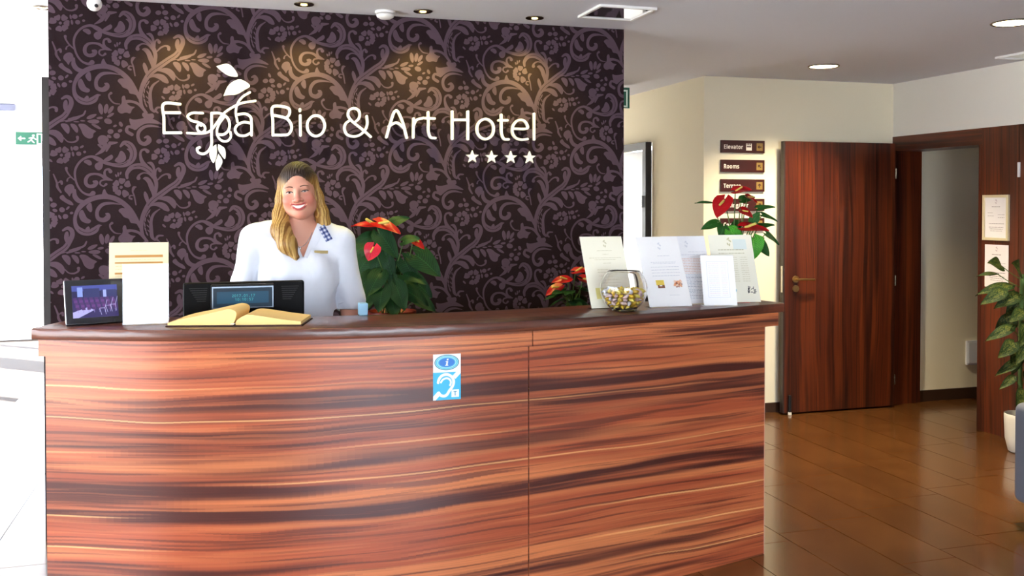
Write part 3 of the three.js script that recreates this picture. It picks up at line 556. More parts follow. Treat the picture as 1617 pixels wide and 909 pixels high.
// ------------------------------------------------------------------ papers
function greek(c, w, rows, col, a, b) { c.fillStyle = col; for (const [y, x0, x1, h = 3] of rows) { let x = x0; while (x < x1) { const l = 6 + rnd() * 26; c.fillRect(x, y, Math.min(l, x1 - x), h); x += l + 5; } } }
function emblem(c, x, y, s, col) { c.fillStyle = col; for (const [dx, dy, r, a] of [[0, -14, 9, -0.6], [8, -4, 9, 0.7], [-5, 12, 7, 1.2], [4, 16, 7, 1.9]]) { c.save(); c.translate(x + dx * s, y + dy * s); c.rotate(a); c.beginPath(); c.ellipse(0, 0, r * s, 4 * s, 0, 0, 7); c.fill(); c.restore(); } }
const paperTex = {
  tariff: canvasTex(420, 594, (c) => { c.fillStyle = '#f0e2b8'; c.fillRect(0, 0, 420, 594); greek(c, 420, [[60, 150, 270]], '#cbb98e'); for (const [y, h] of [[96, 20], [150, 12], [230, 14], [275, 14], [320, 12], [380, 14], [430, 12]]) { c.fillStyle = '#c08a46'; c.fillRect(40, y, 340, h); } greek(c, 420, [[130, 44, 370], [180, 44, 370], [205, 44, 370], [255, 44, 370], [300, 44, 370], [345, 44, 370], [405, 44, 370], [455, 44, 370], [490, 44, 370]], '#d8bd84'); }),
  letter: canvasTex(420, 594, (c) => { c.fillStyle = '#fdfdfd'; c.fillRect(0, 0, 420, 594); emblem(c, 210, 70, 1.4, '#d9dce4'); const r = []; for (let y = 150; y < 540; y += 22) r.push([y, 40 + rnd() * 20, 350 + rnd() * 30, 4]); greek(c, 420, r, '#c4c8d6'); }),
  cream1: canvasTex(420, 594, (c) => { c.fillStyle = '#fdfae4'; c.fillRect(0, 0, 420, 594); emblem(c, 235, 60, 1.5, '#dcd7b4'); greek(c, 420, [[120, 150, 300], [150, 200, 260], [180, 60, 380], [195, 110, 320], [225, 190, 270], [280, 120, 330], [300, 120, 330], [330, 130, 260], [360, 140, 330], [385, 140, 330], [410, 140, 300], [450, 130, 320], [480, 130, 300]], '#cfc9a6'); c.fillStyle = '#efe48e'; c.fillRect(70, 430, 60, 90); }),
  white1: canvasTex(420, 594, (c) => { c.fillStyle = '#ffffff'; c.fillRect(0, 0, 420, 594); emblem(c, 215, 80, 1.5, '#dfe2ea'); greek(c, 420, [[165, 180, 300], [220, 100, 350], [230, 120, 340], [260, 90, 370], [285, 90, 370], [310, 90, 370], [335, 90, 360]], '#c3c7d4'); c.fillStyle = '#f2d65a'; c.fillRect(110, 372, 80, 44); c.fillStyle = '#7a4a2e'; c.fillRect(122, 414, 68, 26); c.fillStyle = '#fff'; c.fillRect(140, 416, 26, 8); for (let i = 0; i < 40; i++) { c.fillStyle = ['#e8955a', '#f2b98e', '#9c5a48', '#f6dcc8'][i % 4]; c.beginPath(); c.arc(285 + rnd() * 80, 385 + rnd() * 50, 3 + rnd() * 9, 0, 7); c.fill(); } greek(c, 420, [[500, 220, 320]], '#d9dce4'); }),
  white2: canvasTex(420, 594, (c) => { c.fillStyle = '#fafbff'; c.fillRect(0, 0, 420, 594); emblem(c, 230, 70, 1.4, '#dfe2ea'); greek(c, 420, [[140, 240, 400], [165, 60, 400]], '#c3c7d4'); for (let y = 200; y < 330; y += 14) greek(c, 420, [[y, 40, 390, 5]], '#e6bfae'); for (let y = 340; y < 560; y += 13) greek(c, 420, [[y, 40, 390, 4]], y % 3 ? '#b4b8cc' : '#7b80a0'); }),
  small: canvasTex(420, 594, (c) => { c.fillStyle = '#ffffff'; c.fillRect(0, 0, 420, 594); c.strokeStyle = '#dde2f2'; c.lineWidth = 4; c.strokeRect(70, 70, 270, 430); for (let y = 90; y < 490; y += 24) { greek(c, 420, [[y, 90, 220, 4], [y, 250, 320, 4]], y % 5 ? '#dfe3f1' : '#ecd3dd'); } }),
  cream2: canvasTex(420, 594, (c) => { c.fillStyle = '#fdfbe8'; c.fillRect(0, 0, 420, 594); emblem(c, 190, 60, 1.8, '#d6d2a8'); c.fillStyle = 'rgba(190,225,240,0.35)'; c.fillRect(230, 40, 130, 90); greek(c, 420, [[130, 80, 330, 6], [162, 80, 330, 4]], '#b9b48c'); for (let y = 200; y < 420; y += 19) greek(c, 420, [[y, 60, 250, 3], [y, 280, 350, 3]], '#cfcaa8'); c.fillStyle = '#3fb4d8'; c.beginPath(); c.ellipse(155, 490, 48, 28, 0, 0, 7); c.fill(); c.fillStyle = '#8a7a5a'; c.fillRect(112, 458, 70, 10); c.fillStyle = '#eef8fb'; c.fillRect(120, 476, 40, 12); for (let i = 0; i < 26; i++) { c.fillStyle = i % 2 ? '#3a3a38' : '#9c9a90'; c.fillRect(300 + rnd() * 84, 455 + rnd() * 60, 6 + rnd() * 14, 4 + rnd() * 7); } }),
};
mat.acrylic = MP({ color: 0xffffff, transmission: 1, thickness: 0, roughness: 0.03, ior: 1.49 });
function card(name, label, tex, x, z, w, h, rot, lean, flat) {
  const g = thing(name, label, 'notice', [x, 1.15, z], rot, undefined);
  const o = (geo) => geo.rotateX(-deg(lean));
  part('paper', o(bx(w, h, 0.0012, 0, h / 2 + 0.004, 0)), M({ map: paperTex[tex], roughness: 0.6 }), g);
  const a = deg(lean);
  part('holder', [o(bx(w + 0.004, h + 0.002, 0.002, 0, h / 2 + 0.004, -0.0022)), bx(w + 0.004, 0.002, 0.05, 0, 0.001, -0.026)], mat.acrylic, g, 'clear acrylic stand');
  return g;
}
card('notice_tariff', 'cream price list with orange rows behind the white letter', 'tariff', -0.326, -3.912, 0.215, 0.300, deg(1.3), 9);
card('notice_letter', 'white printed letter standing beside the digital photo frame', 'letter', -0.290, -3.775, 0.158, 0.222, deg(3.3), 4);
card('notice_welcome', 'cream printed notice behind the bowl of sweets', 'cream1', 1.593, -3.787, 0.200, 0.333, deg(1), 25);
card('notice_gastronomy', 'white notice with two small food pictures at its foot', 'white1', 1.855, -3.760, 0.208, 0.330, deg(2.6), 25);
card('notice_timetable', 'white notice with a lilac printed block tucked behind the others', 'white2', 2.0, -3.836, 0.218, 0.318, deg(-0.9), 20);
card('notice_list', 'small white list standing in front of the taller notices', 'small', 2.084, -3.738, 0.150, 0.226, deg(-12), 17);
card('notice_spa', 'cream notice with blue pool picture at the counter end', 'cream2', 2.228, -3.828, 0.213, 0.322, deg(-5.4), 20);
{ // digital photo frame
  const t = canvasTex(512, 400, (c) => {
    c.fillStyle = '#232455'; c.fillRect(0, 0, 512, 400); c.fillStyle = '#4b55a8'; c.fillRect(0, 0, 512, 70); c.fillStyle = '#8fa4ee'; c.fillRect(60, 20, 60, 120); c.fillStyle = '#31386f'; c.fillRect(130, 40, 180, 110); c.fillRect(330, 60, 170, 120); c.fillStyle = '#a9b6f5'; c.fillRect(350, 60, 36, 90);
    c.fillStyle = '#332a63'; c.fillRect(0, 150, 512, 250); c.fillStyle = '#b8b4f0'; c.beginPath(); c.moveTo(0, 330); c.lineTo(170, 270); c.lineTo(240, 310); c.lineTo(60, 400); c.lineTo(0, 400); c.fill();
    for (let k = 0; k < 5; k++) for (let i = 0; i < 8; i++) { const x = 10 + i * 60 + k * 8, y = 150 + k * 30; c.fillStyle = k % 2 ? '#6a3a84' : '#54306f'; c.fillRect(x, y, 40, 34); c.fillStyle = '#9a8fd0'; c.fillRect(x + 16, y + 34, 6, 34); }
    c.strokeStyle = '#c8c6f4'; c.lineWidth = 5; for (const [x, y] of [[330, 250], [400, 220], [450, 210]]) { c.beginPath(); c.moveTo(x + 60, y - 60); c.lineTo(x + 30, y + 40); c.lineTo(x - 30, y + 40); c.moveTo(x + 30, y + 40); c.lineTo(x + 40, y + 120); c.moveTo(x - 30, y + 40); c.lineTo(x - 10, y + 125); c.stroke(); }
  });
  const g = thing('digital_photo_frame', 'black digital photo frame showing rows of chairs', 'photo frame', [-0.4665, 1.15, -3.823], deg(16.7));
  const o = (geo) => geo.rotateX(-deg(18));
  part('bezel', o(rb(0.207, 0.172, 0.018, 0.006, 0, 0.088, 0)), MP({ color: srgb(14, 16, 26), roughness: 0.2, clearcoat: 0.6 }), g);
  part('screen', o(bx(0.158, 0.122, 0.002, 0, 0.089, 0.0092)), M({ color: 0x000000, emissive: 0xffffff, emissiveMap: t, emissiveIntensity: 0.6, roughness: 0.4 }), g);
  part('stand', o(bx(0.05, 0.11, 0.006, 0, 0.06, -0.012)).rotateX(deg(0)), mat.black, g);
}
{ // open guest book
  const g = thing('guest_book', 'open guest book with yellowed pages lying on the counter', 'book', [0.052, 1.15, -3.737], deg(-14));
  const paper = M({ color: srgb(252, 214, 138), roughness: 0.75 }), edge = M({ color: srgb(240, 196, 120), roughness: 0.8 });
  const d = 0.22;
  const block = (prof) => { const s = new THREE.Shape(); s.moveTo(prof[0][0], 0.006); s.lineTo(prof[0][0], prof[0][1]); s.splineThru(prof.slice(1).map(([x, y]) => new THREE.Vector2(x, y))); s.lineTo(prof[prof.length - 1][0], 0.006); s.closePath(); return new THREE.ExtrudeGeometry(s, { depth: d, bevelEnabled: false, curveSegments: 8 }).translate(0, 0, -d / 2); };
  part('cover', [rb(0.245, 0.006, d + 0.012, 0.002, -0.126, 0.003, 0), rb(0.245, 0.006, d + 0.012, 0.002, 0.126, 0.003, 0), bx(0.016, 0.003, d + 0.01, 0, 0.0025, 0)], M({ color: srgb(70, 34, 22), roughness: 0.6 }), g, 'dark brown cover');
  part('page_block', block([[-0.242, 0.014], [-0.2, 0.026], [-0.13, 0.04], [-0.06, 0.056], [-0.02, 0.064], [0.006, 0.052], [0.002, 0.024], [-0.004, 0.012]]), paper, g, 'left pages swelling up to the spine');
  part('page_block', block([[0.004, 0.012], [0.012, 0.026], [0.045, 0.042], [0.1, 0.037], [0.17, 0.026], [0.242, 0.017]]), paper, g, 'right pages');
  part('ribbon', bx(0.014, 0.002, 0.018, -0.004, 0.011, d / 2 + 0.008), M({ color: srgb(245, 245, 245), roughness: 0.6 }), g, 'white bookmark end');
}
// glass bowl of sweets
const BOWL = [1.604, 1.15, -3.70];
{
  const g = thing('glass_bowl', 'round clear glass bowl holding wrapped sweets', 'bowl', BOWL);
  const R = 0.1, out = [[0.0001, 0.0], [0.05, 0.0], [0.056, 0.003], [0.058, 0.01]], inn = [];
  for (let i = 0; i <= 20; i++) { const a = deg(-52 + (i * 100) / 20); out.push([R * Math.cos(a), 0.094 + R * Math.sin(a)]); }
  for (let i = 20; i >= 0; i--) { const a = deg(-60 + (i * 108) / 20); inn.push([(R - 0.0035) * Math.cos(a), 0.094 + (R - 0.0035) * Math.sin(a)]); }
  part('bowl_body', lathe([...out, ...inn, [0.0001, 0.0105]], 56), MP({ color: 0xffffff, transmission: 1, thickness: 0.004, roughness: 0.0, ior: 1.45 }), g);
}
{
  const foil = [[240, 206, 60], [232, 190, 50], [242, 242, 246], [250, 232, 110], [236, 206, 200]].map((c) => M({ color: srgb(...c), roughness: 0.25, metalness: 0.25 }));
  const body = new THREE.IcosahedronGeometry(0.0095, 1).scale(1.25, 0.85, 0.9), twist = new THREE.ConeGeometry(0.0075, 0.011, 7, 1, true).rotateZ(Math.PI / 2);
  let n = 0;
  for (let layer = 0; layer < 5; layer++) {
    const y = 0.022 + layer * 0.0155, rad = Math.sqrt(Math.max(0, 0.0955 ** 2 - (y - 0.094) ** 2)) - 0.017;
    for (let ring = 0; ring < 4; ring++) { const r = rad - ring * 0.021; if (r < -0.004) break; const cnt = Math.max(1, Math.floor((2 * Math.PI * Math.max(r, 0.001)) / 0.0235)); if (layer < 4 && ring > 1) continue;
      for (let k = 0; k < cnt; k++) { const a = (k / cnt) * 6.283 + layer * 0.4 + rr(-0.05, 0.05), m = foil[Math.floor(rnd() * 5)];
        const g = thing('wrapped_sweet', 'small foil wrapped sweet in the glass bowl', 'sweet', [BOWL[0] + Math.max(r, 0) * Math.cos(a), BOWL[1] + y + (layer === 4 ? rr(-0.002, 0.004) : 0), BOWL[2] + Math.max(r, 0) * Math.sin(a)], 0, 'foil wrapped sweets in the glass bowl');
        g.rotation.set(rr(-0.8, 0.8), rr(0, 6.28), rr(-0.6, 0.6)); part('sweet_body', body, m, g); for (const s of [-1, 1]) { const t = part('wrapper_twist', twist, m, g); t.position.x = s * 0.0145; t.rotation.y = s > 0 ? Math.PI : 0; t.scale.setScalar(0.8); } n++; } }
  }
}
{ // info sticker on the counter front
  const t = canvasTex(440, 716, (c) => {
    c.fillStyle = '#f6fbfd'; c.fillRect(0, 0, 440, 716); c.strokeStyle = '#2f8fb0'; c.lineWidth = 3; 
    const ell = (rx, ry, f) => { c.fillStyle = f; c.beginPath(); c.ellipse(218, 132, rx, ry, 0, 0, 7); c.fill(); };
    ell(196, 122, '#2d7c98'); ell(182, 110, '#d8f0f0'); ell(178, 106, '#58c4d6'); ell(150, 88, '#bfe8ee'); ell(142, 82, '#4fb8dc'); ell(124, 68, '#1f74cc');
    c.fillStyle = '#f4fbff'; c.save(); c.translate(222, 132); c.transform(1, 0, -0.18, 1, 0, 0); c.fillRect(-12, -58, 26, 24); c.fillRect(-12, -22, 26, 66); c.fillRect(-26, -22, 26, 12); c.fillRect(-22, 38, 50, 14); c.restore();
    c.strokeStyle = '#8fd6de'; c.lineWidth = 10; c.setLineDash([10, 7]); c.beginPath(); c.ellipse(218, 132, 166, 97, 0, 3.5, 5.9); c.stroke(); c.setLineDash([]);
    c.fillStyle = '#35b6e2'; c.fillRect(0, 284, 440, 432); c.strokeStyle = '#f2fdff'; c.lineCap = 'butt';
    c.lineWidth = 70; c.beginPath(); c.moveTo(440, 260); c.lineTo(330, 372); c.stroke(); c.beginPath(); c.moveTo(-10, 716); c.lineTo(96, 606); c.stroke(); c.fillStyle = '#35b6e2';
    c.lineCap = 'round'; c.lineWidth = 44; c.beginPath(); c.moveTo(80, 440); c.bezierCurveTo(90, 330, 200, 290, 270, 340); c.bezierCurveTo(360, 400, 330, 500, 270, 560); c.bezierCurveTo(235, 600, 230, 660, 160, 655); c.bezierCurveTo(130, 650, 110, 640, 90, 600); c.stroke();
    c.lineWidth = 30; c.beginPath(); c.moveTo(125, 440); c.bezierCurveTo(150, 370, 240, 360, 270, 410); c.bezierCurveTo(290, 440, 285, 460, 270, 490); c.stroke();
    c.strokeStyle = '#35b6e2'; c.lineWidth = 8; c.beginPath(); c.moveTo(102, 440); c.bezierCurveTo(130, 335, 240, 325, 288, 395); c.bezierCurveTo(315, 440, 300, 480, 288, 500); c.stroke();
    c.fillStyle = '#e8f6fa'; c.fillRect(290, 560, 122, 118); c.fillStyle = '#3f94b0'; c.font = 'bold 96px sans-serif'; c.textAlign = 'center'; c.textBaseline = 'middle'; c.fillText('T', 351, 622);
  });
  single('hearing_loop_sticker', bx(0.107, 0.174, 0.0008, 0.797, 0.945, -3.5105), M({ map: t, roughness: 0.35 }), 'blue and white hearing loop sticker on the counter front', 'sticker');
}
{ // point of sale screen seen from behind, with the blue customer display
  const g = thing('point_of_sale_terminal', 'black cash terminal screen with a lit blue customer display', 'terminal', [0.068, 0.73, -3.985], deg(1));
  part('housing', rb(0.47, 0.33, 0.04, 0.008, 0, 0.392, 0), MP({ color: srgb(10, 10, 12), roughness: 0.6, specularIntensity: 0.3 }), g);
  for (const s of [-1, 1]) for (let i = 0; i < 7; i++) part('vent_slat', bx(0.07 - i * 0.006, 0.0028, 0.003, s * 0.178 - s * i * 0.002, 0.535 - i * 0.0085, 0.0212), M({ color: srgb(34, 34, 38), roughness: 0.7 }), g);
  part('neck', rb(0.08, 0.2, 0.04, 0.01, 0, 0.14, -0.0), mat.black, g); part('foot', rb(0.24, 0.018, 0.12, 0.006, 0, 0.009, -0.005), mat.black, g);
  const d = part('customer_display', rb(0.246, 0.098, 0.03, 0.006, -0.008, 0.501, 0.034), MP({ color: srgb(16, 20, 28), roughness: 0.35, specularIntensity: 0.4 }), g);
  const t = canvasTex(512, 180, (c) => { const gr = '#04263a'; c.fillStyle = gr; c.fillRect(0, 0, 512, 180); c.fillStyle = '#0a4a68'; c.fillRect(30, 34, 452, 112); c.fillStyle = '#3fb0b8'; c.font = 'bold 34px monospace'; c.textAlign = 'center'; c.fillText('2017.01.17', 260, 86); c.fillText('10:10:57', 266, 122); });
  part('display_screen', bx(0.226, 0.076, 0.002, -0.008, 0.498, 0.0495), M({ color: srgb(4, 10, 16), emissive: 0xffffff, emissiveMap: t, emissiveIntensity: 0.5, roughness: 0.6 }), d);
  part('display_rim', [bx(0.236, 0.005, 0.004, -0.008, 0.539, 0.0495), bx(0.004, 0.08, 0.004, -0.124, 0.498, 0.0495), bx(0.004, 0.08, 0.004, 0.108, 0.498, 0.0495), bx(0.236, 0.003, 0.004, -0.008, 0.4575, 0.0495)], M({ color: srgb(120, 134, 150), roughness: 0.3, metalness: 0.4 }), d, 'light grey rim');
}
single('tissue_box', rb(0.035, 0.05, 0.05, 0.004, 0.527, 1.175, -3.855), M({ color: srgb(150, 196, 222), roughness: 0.6 }), 'small pale blue box on the counter near the woman', 'box');
// framed and unframed certificates on the wood cladding
{
  const certT = canvasTex(320, 452, (c) => { c.fillStyle = '#ece8ea'; c.fillRect(0, 0, 320, 452); emblem(c, 160, 44, 1.2, '#b9a6b2'); greek(c, 320, [[100, 100, 220, 8], [170, 40, 120, 4], [190, 190, 290, 4], [205, 40, 130, 4], [222, 190, 290, 4], [290, 60, 280, 7], [330, 60, 270, 6], [350, 70, 260, 6], [372, 80, 250, 5]], '#8d828c'); });
  const g = thing('framed_certificate', 'certificate in a pale gold frame on the wood cladding', 'certificate', [5.096, 1.506, -5.322], -Math.PI / 2);
  part('frame', [bx(0.23, 0.018, 0.016, 0, 0.148, 0.008), bx(0.23, 0.018, 0.016, 0, -0.148, 0.008), bx(0.018, 0.278, 0.016, 0.106, 0, 0.008), bx(0.018, 0.278, 0.016, -0.106, 0, 0.008)], M({ color: srgb(226, 214, 178), roughness: 0.35, metalness: 0.3 }), g);
  part('print', bx(0.194, 0.278, 0.004, 0, 0, 0.006), M({ map: certT, roughness: 0.5 }), g);
  const h = thing('wall_notice', 'unframed white sheet below the framed certificate', 'notice', [5.096, 1.17, -5.32], -Math.PI / 2);
  part('sheet', bx(0.21, 0.297, 0.0014, 0, 0, 0.001), M({ map: certT, color: srgb(250, 246, 248), roughness: 0.6 }), h);
}
// ------------------------------------------------------------------ plants
function leafGeo(L, W, lobe, droop, fold, tip = 1.0, nt = 9, ns = 6) {
  const pos = [], idx = [], uv = [];
  for (let i = 0; i <= nt; i++) { const t = i / nt, w = (W / 2) * Math.pow(Math.sin(Math.PI * Math.min(1, Math.pow(t, 0.62) * 0.97 + 0.03)), 0.75) * (1 - 0.12 * t * tip);
    for (let j = 0; j <= ns; j++) { const s = (j / ns) * 2 - 1; pos.push(s * w, fold * Math.abs(s) * w - droop * t * t * L + 0.03 * L * Math.sin(t * 6 + s * 2), t * L - lobe * L * s * s * (1 - t) * (1 - t)); uv.push(s * 0.5 + 0.5, t); } }
  for (let i = 0; i < nt; i++) for (let j = 0; j < ns; j++) { const a = i * (ns + 1) + j, b = a + 1, c = a + ns + 1, d = c + 1; idx.push(a, c, b, b, c, d); }
  const g = new THREE.BufferGeometry(); g.setAttribute('position', new THREE.Float32BufferAttribute(pos, 3)); g.setAttribute('uv', new THREE.Float32BufferAttribute(uv, 2)); g.setIndex(idx); g.computeVertexNormals(); return g;
}
const leafTex = (base, vein, blotch, amount) => canvasTex(256, 256, (c) => {
  c.fillStyle = base; c.fillRect(0, 0, 256, 256);
  for (let i = 0; i < 240 * amount; i++) { c.fillStyle = blotch; c.globalAlpha = 0.5; c.beginPath(); c.ellipse(128 + (rnd() - 0.5) * 190, rnd() * 256, 3 + rnd() * 14, 2 + rnd() * 6, rnd() * 3, 0, 7); c.fill(); }
  c.globalAlpha = 1; c.strokeStyle = vein; c.lineWidth = 4; c.beginPath(); c.moveTo(128, 0); c.lineTo(128, 256); c.stroke(); c.lineWidth = 1.5; for (let y = 8; y < 240; y += 20) for (const s of [-1, 1]) { c.beginPath(); c.moveTo(128, y); c.quadraticCurveTo(128 + s * 60, y + 10, 128 + s * 120, y + 50); c.stroke(); }
});
const leafM = (t, o = {}) => MP({ map: t, roughness: 0.55, specularIntensity: 0.5, side: THREE.DoubleSide, ...o });
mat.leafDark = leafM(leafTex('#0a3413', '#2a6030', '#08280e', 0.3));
mat.leafMid = leafM(leafTex('#174f12', '#47803a', '#113c0c', 0.3));
mat.leafFresh = leafM(leafTex('#3f9424', '#86c85c', '#2f7a1c', 0.3));
mat.leafSpot = leafM(leafTex('#1e3212', '#566a30', '#757030', 0.8));
mat.spathe = leafM(leafTex('#a00c14', '#700a0e', '#b41a20', 0.3), { roughness: 0.3 });
mat.spathePink = leafM(leafTex('#dc2c44', '#a81c30', '#e84a5c', 0.3), { roughness: 0.3 });
mat.stem = M({ color: srgb(74, 104, 48), roughness: 0.6 });
mat.spadix = M({ color: srgb(196, 176, 84), roughness: 0.6 });
mat.soil = M({ color: srgb(40, 28, 20), roughness: 1 });
const CAMYAW = deg(-16.72);
// a leaf or flower at [a, b, c] pointing along dir, on a stem from the crown
function blade(g, name, at, dir, up, geo, m, root, bend = 0.5) {
  const z = V3(...dir).normalize(), x = V3(...up).cross(z).normalize(), y = z.clone().cross(x);
  const o = part(name, geo, m, g); o.position.set(...at); o.quaternion.setFromRotationMatrix(new THREE.Matrix4().makeBasis(x, y, z));
  if (root) { const r = V3(...root), p = V3(...at), mid = r.clone().lerp(p, 0.55); mid.x = r.x + (p.x - r.x) * bend; mid.z = r.z + (p.z - r.z) * bend; part('stem', tube([r, mid, p], 0.0028, 12, 5), mat.stem, g); }
  return o;
}
function flower(g, at, dir, up, L, W, m, root) {
  const o = blade(g, 'spathe', at, dir, up, leafGeo(L, W, 0.3, 0.1, 0.25), m, root);
  const s = part('spadix', new THREE.CapsuleGeometry(L * 0.055, L * 0.42, 4, 10).rotateX(Math.PI / 2 - 0.5).translate(0, L * 0.12, L * 0.25), mat.spadix, o); s.userData.label = 'yellowish flower spike';
}
{ // red anthurium in a red vase on the counter end
  const g = thing('potted_anthurium', 'red flowering plant in a red vase at the counter end', 'plant', [2.33, 1.15, -4.02], CAMYAW);
  part('vase', lathe([[0.0001, 0], [0.054, 0], [0.057, 0.004], [0.081, 0.155], [0.082, 0.158], [0.076, 0.158], [0.053, 0.012], [0.0001, 0.012]], 40), MP({ color: srgb(206, 22, 30), roughness: 0.25, clearcoat: 0.5 }), g, 'red tapered vase');
  part('soil', cyl(0.0745, 0.07, 0.012, 0, 0.143, 0, 28), mat.soil, g);
  const R = () => [rr(-0.03, 0.03), 0.145, rr(-0.03, 0.03)];
  for (const [a, b, c, L, W, d, u, m] of [[-0.02, 0.512, 0.03, 0.075, 0.07, [1, 0.15, 0.3], [-0.2, 0.9, 0.6], mat.spathe], [-0.075, 0.47, 0.05, 0.1, 0.1, [-0.5, -0.9, 0.4], [-0.5, 0.4, 0.8], mat.spathe], [0.045, 0.485, 0, 0.055, 0.05, [0.9, -0.5, 0.2], [0.2, 0.9, 0.5], mat.spathe], [0.01, 0.42, 0.04, 0.06, 0.055, [0.8, -0.5, 0.3], [0, 0.8, 0.7], mat.spathe], [0.015, 0.34, 0.06, 0.115, 0.075, [1, -0.05, 0.25], [0, 0.85, 0.6], mat.spathe]]) flower(g, [a, b, c], d, u, L, W, m, R());
  for (const [a, b, c, L, W, d, u, m] of [[-0.105, 0.362, 0.03, 0.085, 0.055, [-1, -0.35, 0.1], [0, 0.7, 0.7], mat.leafMid], [-0.12, 0.455, 0.0, 0.085, 0.035, [-1, 0.1, 0], [0, 0.9, 0.3], mat.leafMid], [-0.075, 0.345, 0.03, 0.06, 0.06, [-0.3, -0.8, 0.3], [0, 0.4, 0.9], mat.leafMid], [-0.05, 0.325, 0.05, 0.1, 0.08, [0.7, -0.7, 0.3], [0, 0.5, 0.9], mat.leafFresh], [0.055, 0.29, 0.07, 0.1, 0.105, [0, -0.95, 0.3], [0, 0.25, 0.95], mat.leafFresh], [0.09, 0.272, 0.03, 0.085, 0.06, [0.6, -0.8, 0.2], [0, 0.3, 0.9], mat.leafMid], [0.095, 0.34, 0.0, 0.08, 0.05, [0.9, 0.2, 0.1], [0, 0.8, 0.6], mat.leafMid], [0.1, 0.43, -0.02, 0.085, 0.045, [1, 0.15, 0], [0, 0.8, 0.6], mat.leafMid], [0.115, 0.4, 0.0, 0.08, 0.04, [1, -0.35, 0.1], [0, 0.8, 0.6], mat.leafMid], [0.135, 0.31, 0.0, 0.085, 0.045, [0.8, -0.6, 0], [0.3, 0.6, 0.7], mat.leafMid], [0.02, 0.47, -0.02, 0.07, 0.05, [0.8, 0.2, 0], [0, 0.6, 0.8], mat.leafMid], [0.06, 0.365, 0.03, 0.06, 0.05, [0.4, 0.6, 0.2], [0, 0.3, 0.9], mat.leafMid], [0.01, 0.36, -0.03, 0.07, 0.05, [-0.5, -0.5, 0.2], [0, 0.5, 0.8], mat.leafMid]]) blade(g, 'leaf', [a, b, c], d, u, leafGeo(L, W, 0.22, 0.12, 0.2), m, R());
}
